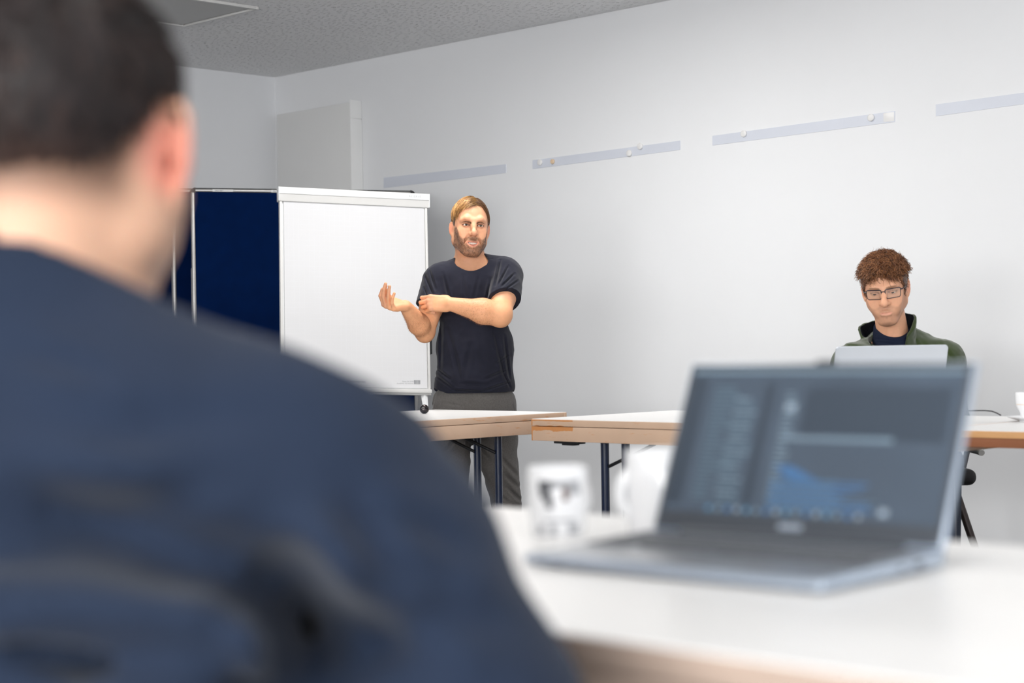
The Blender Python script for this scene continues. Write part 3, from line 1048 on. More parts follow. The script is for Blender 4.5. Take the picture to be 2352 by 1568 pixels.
MB().lathe([(.0004, .002), (.020, .002), (.0215, 0), (.0235, 0), (.0245, .003), (.0255, .016), (.030, .026), (.0385, .040), (.0400, .050), (.0405, .0795), (.0395, .081),
            (.0380, .0795), (.0375, .050), (.036, .042), (.026, .028), (.018, .012), (.0004, .008)], n=56).build('cup_body', M_china, cu, smooth=True)
pts = [(.038 + .021 * math.cos(t) - .004, 0, .056 + .018 * math.sin(t)) for t in np.linspace(-1.4, 1.4, 14)]
MB().tube(pts, .0042, n=12).build('handle', M_china, cu, smooth=True)
ml = MB()
wrap(ml, (-1.45, -.2, .0445, .0458), .0396, 10)
ml.build('printed_line', M_oran, cu)
tm = text_obj('lettering', 'Kaffee', .022, M_red, cu, Matrix.Identity(4))
for v in tm.data.vertices:
    a = -0.62 + v.co.x / .041
    v.co = Vector(((.0405 + v.co.z) * math.sin(a), -(.0405 + v.co.z) * math.cos(a), .055 + v.co.y * .75))

# black cable lying over the tables behind the laptop
M_cable = mat('black_cable', srgb(50, 48, 50), rough=0.5)
cp = [P(x, y, d) for (x, y, d) in ((2180, 945, 5.56), (2215, 943.5, 5.58), (2245, 942.5, 5.6), (2262, 942.5, 5.6), (2278, 944, 5.6), (2290, 948.5, 5.6), (2299, 953.5, 5.6))]
cp[-1][2] = max(cp[-1][2], ZT + .002)
ca = MB().tube(cp, .0021, n=8).build('cable', M_cable, None, smooth=True)
tag(ca, 'thin black cable arching over the white table left of the coffee cup', 'cable')

# ------------------------------------------------------------------ sculpting engine: smooth distance fields -> one continuous mesh
def rotm(rx=0, ry=0, rz=0):
    return np.array(Euler((math.radians(rx), math.radians(ry), math.radians(rz)), 'XYZ').to_matrix())


class Frame:
    def __init__(self, t=(0, 0, 0), R=None, s=1.0, ax=(1, 1, 1)):
        self.ax = np.array(ax, float)
        self.t = np.array(t, float)
        self.R = np.eye(3) if R is None else np.array(R, float)
        self.s = s

    def loc(self, p):
        return ((p - self.t.astype(p.dtype)) @ self.R.astype(p.dtype)) / (self.s * self.ax).astype(p.dtype)

    def world(self, q):
        return (np.asarray(q, float) * self.s * self.ax) @ self.R.T + self.t


def smin(a, b, k):
    if k <= 0:
        return np.minimum(a, b)
    h = np.maximum(k - np.abs(a - b), 0) / k
    return np.minimum(a, b) - h * h * k * 0.25


def ln(p):
    return np.sqrt(np.maximum((p * p).sum(-1), 1e-16))


class Sdf:
    def __init__(self):
        self.ops = []
        self.disp = None

    def _add(self, fn, op, k, fr, pad=1.0):
        self.ops.append((fn, op, k, fr, pad))
        return self

    def ell(self, c, r, op='+', k=0.01, fr=None, R=None):
        c = np.array(c, np.float32)
        r = np.array(r, np.float32)
        Rm_ = None if R is None else np.array(R, np.float32)

        def fn(p):
            q = p - c
            if Rm_ is not None:
                q = q @ Rm_
            k0 = ln(q / r)
            k1 = ln(q / (r * r))
            return np.where(k0 < 1e-3, -r.min(), k0 * (k0 - 1) / np.maximum(k1, 1e-6))
        return self._add(fn, op, k, fr, 1.6)

    def sph(self, c, r, op='+', k=0.01, fr=None):
        c = np.array(c, np.float32)
        return self._add(lambda p: ln(p - c) - r, op, k, fr)

    def cone(self, a, b, ra, rb, op='+', k=0.01, fr=None, flat=None):
        """round cone; flat=(axis vector, factor) squeezes the section along axis"""
        a = np.array(a, np.float32)
        b = np.array(b, np.float32)
        ba = b - a
        l2 = float(ba.dot(ba)) + 1e-12
        F_ = None
        if flat is not None:
            ax_ = np.array(flat[0], np.float32)
            ax_ = ax_ / np.linalg.norm(ax_)
            F_ = (ax_, 1.0 / flat[1] - 1.0)

        def fn(p):
            pa = p - a
            h = np.clip(pa @ ba / l2, 0, 1)
            q = pa - h[..., None] * ba
            if F_ is not None:
                q = q + (q @ F_[0])[..., None] * F_[0] * F_[1]
            d = ln(q) - (ra + (rb - ra) * h)
            return d
        return self._add(fn, op, k, fr, 1.3)

    def chain(self, pts, rs, op='+', k=0.01, fr=None, flat=None):
        for i in range(len(pts) - 1):
            self.cone(pts[i], pts[i + 1], rs[i], rs[i + 1], op, k if i else k, fr, flat)
        return self

    def box(self, c, h, rr, op='+', k=0.01, fr=None, R=None):
        c = np.array(c, np.float32)
        h = np.array(h, np.float32) - rr
        Rm_ = None if R is None else np.array(R, np.float32)

        def fn(p):
            q = p - c
            if Rm_ is not None:
                q = q @ Rm_
            q = np.abs(q) - h
            return ln(np.maximum(q, 0)) + np.minimum(q.max(-1), 0) - rr
        return self._add(fn, op, k, fr)

    def plane(self, p0, n, op='-', k=0.0, fr=None):
        """removes the side the normal points to"""
        p0 = np.array(p0, np.float32)
        n = np.array(n, np.float32)
        n = n / np.linalg.norm(n)
        return self._add(lambda p: -((p - p0) @ n), op, k, fr, 1.0)

    def func(self, fn, op='-', k=0.0, fr=None, pad=3.0):
        return self._add(fn, op, k, fr, pad)

    def evalp(self, p):
        d = np.full(p.shape[:-1], 1.0, np.float32)
        for (fn, op, k, fr, pad) in self.ops:
            q = p if fr is None else fr.loc(p)
            s = 1.0 if fr is None else fr.s
            e = fn(q.astype(np.float32)) * s
            if op == '+':
                d = smin(d, e, k)
            elif op == '-':
                d = -smin(-d, e, k)
            else:
                d = -smin(-d, -e, k)
        return d

    def mesh(self, lo, hi, h):
        lo = np.array(lo, float)
        hi = np.array(hi, float)
        B = 12
        n = np.ceil((hi - lo) / h).astype(int) + 1
        nb = np.ceil(n / B).astype(int)
        n = nb * B
        bi = np.stack(np.meshgrid(*[np.arange(k) for k in nb], indexing='ij'), -1).reshape(-1, 3)
        cen = (lo + (bi * B + (B - 1) / 2) * h).astype(np.float32)
        rad = (B / 2) * h * math.sqrt(3)
        dc = np.full(len(cen), 1.0, np.float32)
        each = []
        for (fn, op, k, fr, pad) in self.ops:
            q = cen if fr is None else fr.loc(cen)
            s = 1.0 if fr is None else fr.s
            e = (fn(q.astype(np.float32)) * s).astype(np.float32)
            each.append(e)
            if op == '+':
                dc = smin(dc, e, k)
            elif op == '-':
                dc = -smin(-dc, e, k)
            else:
                dc = -smin(-dc, -e, k)
        keep = np.where(np.abs(dc) < rad * 2.2 + 0.012)[0]
        g = np.stack(np.meshgrid(*[np.arange(B)] * 3, indexing='ij'), -1).reshape(1, -1, 3)
        pts = (lo + (bi[keep][:, None, :] * B + g) * h).astype(np.float32)
        D = np.full(pts.shape[:2], 1.0, np.float32)
        for (fn, op, k, fr, pad), e in zip(self.ops, each):
            if op == 'i':
                sel = np.arange(len(keep))
            else:
                sel = np.where(e[keep] < (rad + k) * pad + 0.004)[0]
            if not len(sel):
                continue
            p = pts[sel]
            q = p if fr is None else fr.loc(p)
            s = 1.0 if fr is None else fr.s
            ev = (fn(q.astype(np.float32)) * s).astype(np.float32)
            if op == '+':
                D[sel] = smin(D[sel], ev, k)
            elif op == '-':
                D[sel] = -smin(-D[sel], ev, k)
            else:
                D[sel] = -smin(-D[sel], -ev, k)
        if self.disp is not None:
            D = D + self.disp(pts).astype(np.float32)
        vol = np.repeat(np.repeat(np.repeat(np.where(dc > 0, 1.0, -1.0).astype(np.float32).reshape(nb), B, 0), B, 1), B, 2)
        v6 = vol.reshape(nb[0], B, nb[1], B, nb[2], B)
        kb = bi[keep]
        v6[kb[:, 0], :, kb[:, 1], :, kb[:, 2], :] = D.reshape(-1, B, B, B)
        # closed at the borders
        vol[0] = vol[-1] = 1.0
        vol[:, 0] = vol[:, -1] = 1.0
        vol[:, :, 0] = vol[:, :, -1] = 1.0
        return surface_nets(vol, lo, h)


def surface_nets(vol, lo, h):
    ins = vol < 0
    nx, ny, nz = vol.shape
    c = np.zeros((nx - 1, ny - 1, nz - 1), np.int8)
    for i in (0, 1):
        for j in (0, 1):
            for k in (0, 1):
                c += ins[i:nx - 1 + i, j:ny - 1 + j, k:nz - 1 + k]
    act = np.argwhere((c > 0) & (c < 8))
    del c
    corners = np.array([(i, j, k) for i in (0, 1) for j in (0, 1) for k in (0, 1)])
    cv = np.stack([vol[act[:, 0] + a, act[:, 1] + b, act[:, 2] + d] for (a, b, d) in corners], 1)
    acc = np.zeros((len(act), 3))
    cnt = np.zeros(len(act))
    for i in range(8):
        for j in range(i + 1, 8):
            if np.abs(corners[i] - corners[j]).sum() != 1:
                continue
            a, b = cv[:, i], cv[:, j]
            m_ = (a < 0) != (b < 0)
            t = np.where(m_, a / np.where(m_, a - b, 1), 0)
            acc += np.where(m_[:, None], corners[i] + t[:, None] * (corners[j] - corners[i]), 0)
            cnt += m_
    pos = act + acc / cnt[:, None]
    verts = np.array(lo) + pos * h
    sy, sx = nz, ny * nz
    key = act[:, 0].astype(np.int64) * sx + act[:, 1] * sy + act[:, 2]
    faces = []
    for ax_ in range(3):
        o = [0, 0, 0]
        o[ax_] = 1
        A = ins[:nx - o[0], :ny - o[1], :nz - o[2]]
        Bv = ins[o[0]:, o[1]:, o[2]:]
        e = np.argwhere(A != Bv)
        b_, c_ = [(1, 2), (2, 0), (0, 1)][ax_]
        e = e[(e[:, b_] > 0) & (e[:, c_] > 0)]
        flip = ~ins[e[:, 0], e[:, 1], e[:, 2]]
        st = [sx, sy, 1]
        k0 = e[:, 0].astype(np.int64) * sx + e[:, 1] * sy + e[:, 2]
        ks = [k0 - st[b_] - st[c_], k0 - st[c_], k0, k0 - st[b_]]
        q = np.stack([np.searchsorted(key, kk) for kk in ks], 1)
        q[flip] = q[flip][:, ::-1]
        faces.append(q)
    f = np.concatenate(faces)
    return verts, f


def np_mesh(name, verts, faces, m, parent=None, off=(0, 0, 0), cols=None, smooth=True):
    me = bpy.data.meshes.new(name)
    v = (np.asarray(verts) - np.array(off)).astype(np.float32)
    f = np.asarray(faces, np.int32)
    me.vertices.add(len(v))
    me.vertices.foreach_set('co', v.ravel())
    me.loops.add(f.size)
    me.loops.foreach_set('vertex_index', f.ravel())
    me.polygons.add(len(f))
    me.polygons.foreach_set('loop_start', np.arange(0, f.size, f.shape[1], dtype=np.int32))
    me.polygons.foreach_set('loop_total', np.full(len(f), f.shape[1], np.int32))
    me.update(calc_edges=True)
    me.validate()
    if smooth:
        me.polygons.foreach_set('use_smooth', np.ones(len(me.polygons), bool))
    me.materials.append(m)
    if cols is not None:
        a = me.color_attributes.new('Col', 'FLOAT_COLOR', 'POINT')
        c4 = np.ones((len(v), 4), np.float32)
        c4[:, :3] = cols
        a.data.foreach_set('color', c4.ravel())
    o = bpy.data.objects.new(name, me)
    COL.objects.link(o)
    if parent is not None:
        o.parent = parent
    return o


def sst(x, a, b):
    t = np.clip((x - a) / (b - a), 0, 1)
    return t * t * (3 - 2 * t)


def hashnoise(p, f, seed=0):
    """smooth value noise, p (N,3)"""
    q = np.asarray(p, float) * f + seed * 17.31
    i = np.floor(q).astype(np.int64)
    t = q - i
    t = t * t * (3 - 2 * t)
    out = np.zeros(q.shape[:-1])
    for a in (0, 1):
        for b in (0, 1):
            for c in (0, 1):
                hsh = ((i[..., 0] + a) * 73856093) ^ ((i[..., 1] + b) * 19349663) ^ ((i[..., 2] + c) * 83492791)
                r_ = ((hsh & 0xFFFFF) * 2654435761 % 1048576) / 1048576.0
                w_ = (t[..., 0] if a else 1 - t[..., 0]) * (t[..., 1] if b else 1 - t[..., 1]) * (t[..., 2] if c else 1 - t[..., 2])
                out += r_ * w_
    return out


def strand_mesh(polys, r0, n=3, taper=0.15, cols=None):
    """many thin tapering strands; polys (N, M, 3)"""
    polys = np.asarray(polys, float)
    N, M_, _ = polys.shape
    t = np.gradient(polys, axis=1)
    t /= ln(t)[..., None] + 1e-9
    up = np.array([0.31, 0.22, 0.92])
    a = np.cross(t, up)
    a /= ln(a)[..., None] + 1e-9
    b = np.cross(t, a)
    rr = (np.asarray(r0) * np.ones(N))[:, None] * np.interp(np.linspace(0, 1, M_), [0, .6, 1], [1, .85, taper])[None]
    vs = []
    for k in range(n):
        th = 2 * math.pi * k / n
        vs.append(polys + rr[..., None] * (math.cos(th) * a + math.sin(th) * b))
    V_ = np.stack(vs, 2).reshape(-1, 3)
    base = (np.arange(N)[:, None] * M_ + np.arange(M_ - 1)[None]) * n
    fs = []
    for k in range(n):
        k2 = (k + 1) % n
        fs.append(np.stack([base + k, base + k2, base + n + k2, base + n + k], -1).reshape(-1, 4))
    cc = None
    if cols is not None:
        cc = np.repeat(np.repeat(np.asarray(cols)[:, None], M_, 1).reshape(-1, 3), n, 0)
    return V_, np.concatenate(fs), cc


def seg2(P2, a, b):
    a = np.array(a)
    b = np.array(b)
    ba = b - a
    t = np.clip(((P2 - a) @ ba) / (ba @ ba), 0, 1)
    return np.sqrt((((P2 - a) - t[..., None] * ba) ** 2).sum(-1)), t


# ---- head: local frame x = viewer's right when it faces -y, z up, origin between the eyes inside the skull
def head_ops(S, fr, jaw=1.0, mouth_open=0.0, smile=0.0, beard=0.0, ear=1.0, lids=0.35, brow=1.0, nose=1.0, lookdown=0.0, eo=.5):
    S.ell((0, .022, .028), (.0745, .094, .083), fr=fr, k=.0)
    S.ell((0, -.018, .012), (.0655, .070, .088), fr=fr, k=.03)
    S.ell((0, -.020, -.035), (.058 * jaw, .062, .072), fr=fr, k=.03)
    for s in (-1, 1):
        S.cone((s * .055 * jaw, .012, -.055), (s * .022 * jaw, -.058, -.103), .017, .017, fr=fr, k=.03)
        S.cone((s * .060, .015, -.012), (s * .055 * jaw, .012, -.058), .014, .015, fr=fr, k=.03)
        S.ell((s * .043, -.056, -.030), (.020, .016, .018), fr=fr, k=.022)
        S.ell((s * .034, -.062, -.058), (.020, .018, .024), fr=fr, k=.02)
    S.ell((0, -.066, -.103), (.022 * jaw, .018, .0165), fr=fr, k=.02)
    S.ell((0, -.066, -.074), (.030, .020, .024), fr=fr, k=.018)      # muzzle
    for s in (-1, 1):
        S.chain([(s * .012, -.082, .0165), (s * .030, -.080, .0225), (s * .046, -.066, .018)], [.0095 * brow, .0095 * brow, .008], fr=fr, k=.014)
        S.ell((s * .0315, -.0865, -.001), (.0185, .012, .0125), '-', k=.012, fr=fr)
        # lids
        S.ell((s * .0315, -.0695, 0), (.0150, .0137, .0130), fr=fr, k=.005)
        zc = -.0012 - .0030 * lookdown
        S.ell((s * .0315, -.0850, zc), (.0132, .016, .0048 * (1 - lids)), '-', k=.0012, fr=fr)
        S.chain([(s * .0185, -.0800, .0055), (s * .0315, -.0822, .0083), (s * .0450, -.0740, .0040)], [.0022, .0026, .0022], fr=fr, k=.004)
    # nose
    n_ = nose
    S.chain([(0, -.0830, .014), (0, -.0900 - .001 * n_, -.006), (0, -.1010 - .004 * n_, -.028)], [.0075, .0075, .0090], fr=fr, k=.014)
    S.sph((0, -.1045 - .003 * n_, -.0345), .0112 * n_, fr=fr, k=.010)
    for s in (-1, 1):
        S.ell((s * .0118 * n_, -.0925, -.0380), (.0062, .0095, .0066), fr=fr, k=.009)
        S.ell((s * .0058, -.1000, -.0455), (.0036, .0055, .0034), '-', k=.003, fr=fr)
    # lips
    mw = .0240 + .003 * smile
    cz = .004 * smile
    zm = -.071
    op = mouth_open
    S.chain([(-mw, -.0745, zm + cz), (-.012, -.0862, zm + .0035 + .3 * op), (-.003, -.0885, zm + .0048 + .3 * op), (.003, -.0885, zm + .0048 + .3 * op), (.012, -.0862, zm + .0035 + .3 * op), (mw, -.0745, zm + cz)],
            [.0020, .0032, .0034, .0034, .0032, .0020], fr=fr, k=.006)
    S.chain([(-mw, -.0745, zm + cz - .001), (-.013, -.0850, zm - .0060 - op), (0, -.0868, zm - .0072 - op), (.013, -.0850, zm - .0060 - op), (mw, -.0745, zm + cz - .001)],
            [.0020, .0040, .0044, .0040, .0020], fr=fr, k=.006)
    if op > 0:
        S.chain([(-mw * .97, -.0735, zm + cz * 1.05), (-mw * .5, -.0825, zm - .0005 + cz * .1), (0, -.0850, zm - .0022), (mw * .5, -.0825, zm - .0005 + cz * .1), (mw * .97, -.0735, zm + cz * 1.05)],
                [.0016, .0046 * op / .0085, .0064 * op / .0085, .0046 * op / .0085, .0016], '-', k=.0012, fr=fr)
    else:
        S.chain([(-mw, -.0770, zm + cz), (-.010, -.0905, zm - .0005), (0, -.0925, zm - .0018), (.010, -.0905, zm - .0005), (mw, -.0770, zm + cz)], [.0012] * 5, '-', k=.0025, fr=fr)
    for s in ((-1, 1) if smile > 0 else ()):   # nasolabial fold
        S.chain([(s * .0190, -.0880, -.040), (s * .0300, -.0790, -.058), (s * (mw + .006), -.0730, -.072)], [.0012 + .0004 * max(smile, 0)] * 3, '-', k=.005 + .003 * max(smile, 0), fr=fr)
    # ears
    for s in (-1, 1):
        o_ = np.array((s * .0735, .004, -.012))
        e1 = np.array((s * eo, math.sqrt(1 - eo * eo), 0.0))
        e2 = np.array((0, .10, .995))
        e3 = np.cross(e2, e1) * s
        q_ = lambda a, b, c=0.0: o_ + e1 * a * ear + e2 * b * ear + e3 * c
        R = np.stack([e1, e2, e3], 1)
        S.ell(q_(.010, .002), (.0150, .0260, .0034), fr=fr, k=.004, R=R)
        hx = [(-.002, .010), (.000, .021), (.007, .0285), (.016, .0285), (.0225, .021), (.0245, .008), (.0210, -.006), (.0140, -.017)]
        S.chain([q_(a, b, .0015) for (a, b) in hx], [.0026, .0030, .0032, .0034, .0034, .0032, .0030, .0034], fr=fr, k=.003)
        S.ell(q_(.0060, -.0230, .0008), (.0068, .0078, .0040), fr=fr, k=.005, R=R)
        S.chain([q_(.005, .016, .001), q_(.013, .010, .001), q_(.014, -.004, .001), q_(.008, -.013, .001)], [.0022] * 4, fr=fr, k=.003)
        S.ell(q_(.0055, -.002, .0040), (.0050, .0072, .0044), '-', k=.003, fr=fr, R=R)
        S.ell(q_(-.0015, -.004, .0025), (.0034, .0052, .0034), fr=fr, k=.003, R=R)
    return S


SKIN_L = np.array(srgb(218, 162, 126)[:3])
SKIN_P = np.array(srgb(222, 148, 122)[:3])
LIP = np.array(srgb(204, 124, 108)[:3])


def mixc(c, k, a):
    return c * (1 - a[:, None]) + np.asarray(k)[None] * a[:, None]


def head_paint(q, c, beard=1.0, beardcol=(92, 66, 50), lipcol=None, browcol=(92, 62, 44), browz=.0195, mouth_open=0.0, smile=0.0, thin=0.0):
    """q head local coordinates (N,3), c (N,3) linear colour"""
    x, y, z = q[:, 0], q[:, 1], q[:, 2]
    ax_ = np.abs(x)
    front = sst(-y, .03, .06)
    # rosy nose, cheeks, ears
    for (cx_, cy_, cz_, r_, a_) in ((0, -.105, -.035, .020, .35), (.042, -.06, -.030, .026, .30), (.082, .018, -.010, .034, .55)):
        d = np.sqrt((ax_ - cx_) ** 2 + (y - cy_) ** 2 + (z - cz_) ** 2)
        c = mixc(c, np.array(srgb(226, 138, 114)[:3]), a_ * (1 - sst(d, r_ * .3, r_)))
    # eye surround
    d = np.sqrt(((ax_ - .0315) / .019) ** 2 + ((z + .001) / .011) ** 2)
    c = mixc(c, np.array(srgb(176, 116, 92)[:3]), .40 * front * (1 - sst(d, .6, 1.25)))
    # lash line
    dl = np.abs(np.sqrt(((ax_ - .0315) / .0138) ** 2 + ((z + .0012) / .0050) ** 2) - 1)
    c = mixc(c, np.array(srgb(70, 44, 34)[:3]), .75 * front * (1 - sst(dl, .08, .34)) * (z > -.0035))
    # brows
    bz = browz + .004 - 6.0 * (ax_ - .033) ** 2 * 1.6
    db = np.abs(z - bz) / (.0037 * np.interp(ax_, [.008, .014, .032, .046, .054], [.6, 1.05, .85, .5, .15]))
    nz_ = .75 + .5 * hashnoise(q * np.array([1, 1, .4]), 700)
    c = mixc(c, np.array(srgb(*browcol)[:3]), np.clip(.85 * nz_, 0, 1) * front * (1 - sst(db, .55, 1.3)) * sst(ax_, .008, .013) * (1 - sst(ax_, .047, .054)))
    # lips
    mw = .0240 + .003 * smile
    zm = -.071 + .004 * smile * (ax_ / mw) ** 2
    ztop = zm + (.0040 + .28 * mouth_open) * np.sqrt(np.clip(1 - (ax_ / mw) ** 2, 0, 1)) - .0012 * np.exp(-(ax_ / .003) ** 2)
    zbot = zm - (.0085 + .78 * mouth_open) * np.sqrt(np.clip(1 - (ax_ / mw) ** 2, 0, 1))
    lip = sst(z, zbot - .0012, zbot + .0012) * (1 - sst(z, ztop - .001, ztop + .001)) * (ax_ < mw) * front
    # beard
    if beard > 0:
        edge = np.interp(ax_, [0, .020, .034, .045, .058, .066, .08], [-.0465, -.0460, -.054, -.054, -.042, -.008, .0])
        m_ = 1 - sst(z, edge - .006, edge + .004)
        m_ *= sst(z, -.134, -.122)
        m_ *= 1 - .65 * np.exp(-((ax_ - .030) / .010) ** 2 - ((z + .066) / .012) ** 2)
        m_ *= 1 - .55 * np.exp(-(ax_ / .014) ** 2 - ((z + .088) / .006) ** 2) * (1 - thin)
        m_ *= 1 - sst(y, .012, .034)
        m_ *= 1 - sst(y, -.035, -.02) * (1 - sst(z, -.098, -.084))
        m_ *= np.where(ax_ > .070, 1 - sst(ax_, .070, .074), 1)
        m_ *= (1 - lip)
        nn = .42 + .62 * hashnoise(q, 420, 3) + .25 * (hashnoise(q, 150, 5) - .5)
        m2 = m_ * np.clip(nn, 0, 1)
        if thin:
            m2 = m_ * (.65 + .35 * nn)
            dens = np.maximum(np.exp(-(ax_ / .030) ** 2 - ((z + .115) / .016) ** 2), .65 * np.exp(-((ax_ - .008) / .018) ** 2 - ((z + .054) / .006) ** 2))
            dens = np.maximum(dens, .8 * np.exp(-(ax_ / .008) ** 2 - ((z + .089) / .005) ** 2))
            dens = np.maximum(dens, .50)
            m2 = m2 * dens
        c = mixc(c, np.array(srgb(*beardcol)[:3]), beard * m2)
    lc = LIP if lipcol is None else np.array(srgb(*lipcol)[:3])
    c = mixc(c, lc, .62 * lip)
    return c


def eyes(fr, root, off, iris=(84, 66, 44), look=(0, 0), r=.0121):
    M_eye = MATS.get('eye_white') or mat('eye_white', srgb(226, 220, 214), rough=.15, var=0)
    M_ir = mat('iris', srgb(*iris), rough=.2, var=.2, vscale=300)
    M_pu = MATS.get('pupil') or mat('pupil', srgb(12, 10, 10), rough=.1, var=0)
    for s in (-1, 1):
        c = np.array((s * .0315, -.0700, 0.0))
        # disc cap frames looking along -y (rotated by look)
        Rl = rotm(look[1], 0, look[0])
        sph = MB()
        prof = [(r * math.sin(t) + 1e-5, -r * math.cos(t)) for t in np.linspace(0, math.pi, 18)]
        sph.lathe(prof, n=24)

        def put(mb, nm, mm, par):
            vs = [fr.world(c + Rl @ np.array((x, z, y))) for (x, y, z) in mb.v]
            mb.v = [tuple(v) for v in vs]
            return mb.build(nm, mm, par, smooth=True, off=off)
        e = put(sph, 'eye', M_eye, root)
        ir = MB()
        ir.lathe([(r * 1.018 * math.sin(t) + 1e-5, -r * 1.018 * math.cos(t)) for t in np.linspace(0, .50, 6)], n=24)
        put(ir, 'iris', M_ir, e)
        pu = MB()
        pu.lathe([(r * 1.030 * math.sin(t) + 1e-5, -r * 1.030 * math.cos(t)) for t in np.linspace(0, .22, 4)], n=16)
        put(pu, 'pupil', M_pu, e)


def hand_ops(S, wrist, u, n, side, curls, spread=(.12, .04, -.04, -.12), scale=1.0, thumb=None, wr=.027, fork=None):
    """u: wrist->knuckles, n: palm normal, side=+1 thumb along u x n. curls: per finger (index..little) joint angles in degrees"""
    u = np.array(u, float)
    u /= np.linalg.norm(u)
    n = np.array(n, float)
    n -= u * n.dot(u)
    n /= np.linalg.norm(n)
    w_ = np.cross(u, n) * side
    R = np.stack([u, w_, n], 1)
    fr = Frame(wrist, R, scale)
    # palm
    S.box((.050, .002, 0), (.044, .036, .0125), .0120, fr=fr, k=.014)
    S.cone((.0, 0, 0), (.055, .0, .001), .021, .024, fr=fr, k=.016, flat=((0, 0, 1), .72))
    S.ell((.034, .024, .009), (.028, .015, .013), fr=fr, k=.012)     # thenar
    S.ell((.036, -.022, .008), (.030, .012, .010), fr=fr, k=.012)
    base = [(.092, .029, 0), (.096, .010, 0), (.092, -.009, 0), (.084, -.027, 0)]
    lens = [(.043, .026, .022), (.047, .030, .023), (.043, .028, .023), (.034, .021, .020)]
    rad = [(.0092, .0084, .0078, .0066), (.0094, .0086, .0080, .0068), (.0090, .0082, .0076, .0064), (.0080, .0073, .0067, .0058)]
    for i in range(4):
        b = np.array(base[i], float)
        sp = spread[i]
        ang = 0.0
        pts = [b]
        for j in range(3):
            ang += math.radians(curls[i][j])
            d = np.array((math.cos(ang) * math.cos(sp), math.sin(sp) * (math.cos(ang) if ang < 1.6 else .0), math.sin(ang)))
            pts.append(pts[-1] + d / np.linalg.norm(d) * lens[i][j])
        S.cone((.060, b[1] * .8, -.001), b, .011, rad[i][0] * 1.08, fr=fr, k=.010)
        for j in range(3):
            S.cone(pts[j], pts[j + 1], rad[i][j], rad[i][j + 1], fr=fr, k=.0025 if j else .006)
    th = thumb or [(.020, .026, .006), (.046, .050, .016), (.074, .060, .024), (.098, .062, .028)]
    S.chain(th[:2], [.0150, .0125], fr=fr, k=.012)
    S.cone(th[1], th[2], .0118, .0100, fr=fr, k=.004)
    S.cone(th[2], th[3], .0098, .0080, fr=fr, k=.003)
    return fr

# ------------------------------------------------------------------ materials for people
M_skin = mat('skin', (1, 1, 1, 1), rough=0.5, spec=0.35, var=0.03, vscale=90, attr='Col', sss=0.12, bump=0.12, bscale=600, bdist=0.0006)
M_tee = mat('navy_tee_cotton', srgb(32, 33, 44), rough=0.95, var=0.10, vscale=14, bump=0.12, bscale=900, sheen=0.12, spec=0.15, bdist=0.0008)
M_trous = mat('grey_wool', srgb(96, 93, 91), rough=0.95, var=0.14, vscale=160, bump=0.2, bscale=900, sheen=0.15, spec=0.15, bdist=0.0008)
M_hair = mat('hair_strands', (1, 1, 1, 1), rough=0.42, spec=0.5, var=0.12, vscale=60, attr='Col')
M_teeth = mat('teeth', srgb(236, 228, 216), rough=0.25, var=0.03)
M_mouth = mat('mouth_inside', srgb(96, 40, 36), rough=0.5, var=0.0)
M_shoe = mat('dark_shoe_leather', srgb(40, 36, 34), rough=0.5, var=0.06)


def PXv(p):
    """photo pixel of world points (for laying garment folds)"""
    xr = p[..., 0] / p[..., 1] * F
    yr = (CAMH - p[..., 2]) / p[..., 1] * F + 8
    return np.stack([CX + xr + ROLL * yr, CY + yr - ROLL * xr], -1)


def folds(segs, ymax, noise=None):
    """grooves (positive depth) and ridges (negative) along polylines given in photo pixels on the camera facing side"""
    def fn(p):
        q = PXv(p.astype(np.float64))
        d = np.zeros(p.shape[:-1])
        for (a, b, w_, dep) in segs:
            r_, t = seg2(q, a, b)
            env = np.sin(np.clip(t, 0.02, .98) * math.pi) ** .5
            d += dep * env * np.exp(-(r_ / w_) ** 2)
            d -= dep * .45 * env * np.exp(-((r_ - 2.0 * w_) / w_) ** 2)
        d *= (p[..., 1] < ymax)
        if noise:
            f_, a_ = noise
            d += a_ * (hashnoise(p, f_, 2) - .5) + a_ * .5 * (hashnoise(p, f_ * 2.3, 5) - .5)
        return d
    return fn


DM = 7.45
man_off = P(1088, 1000, DM)
man_off = np.array([man_off[0], man_off[1], 0.0])
man = empty('person', tuple(man_off))
tag(man, 'standing bearded man in navy t-shirt and grey trousers, arms crossed while gesturing by the flipchart', 'person', 'people in the meeting room')

RH = rotm(-2, 4, 10)
sH = 1.045
eye = P(1087.4, 516.6, DM - .09)
HF = Frame(eye - RH @ np.array((0, -.080, 0)) * sH, RH, sH, (.925, 1.0, 1.03))

S = Sdf()
head_ops(S, HF, jaw=1.0, mouth_open=.0085, smile=1.4, lids=.30, nose=1.10, brow=1.1, ear=.94, eo=.66)
# neck, trapezius and upper chest
nb = P(1083, 607, DM + .03)
S.cone(HF.world((0, .030, -.060)), nb, .056, .058, k=.02)
S.cone(HF.world((0, .030, -.100)), nb + np.array([0, .0, -.03]), .050, .050, k=.02)
for s, q in ((-1, (1018, 632)), (1, (1155, 618))):
    S.cone(nb + np.array([0, .02, -.01]), P(q[0], q[1], DM + .02), .046, .050, k=.04)
    S.cone(HF.world((s * .045, .02, -.07)), nb + np.array([s * .016, -.045, -.035]), .010, .012, k=.016)   # sternomastoid
    S.cone(nb + np.array([s * .02, -.05, -.045]), nb + np.array([s * .12, -.03, -.02]), .011, .013, k=.02)    # clavicles
S.ell(P(1085, 690, DM + .02), (.128, .078, .15), k=.05)
S.ell(P(1090, 830, DM + .01), (.135, .080, .18), k=.05)
S.ell(P(1090, 930, DM + .02), (.150, .090, .10), k=.05)
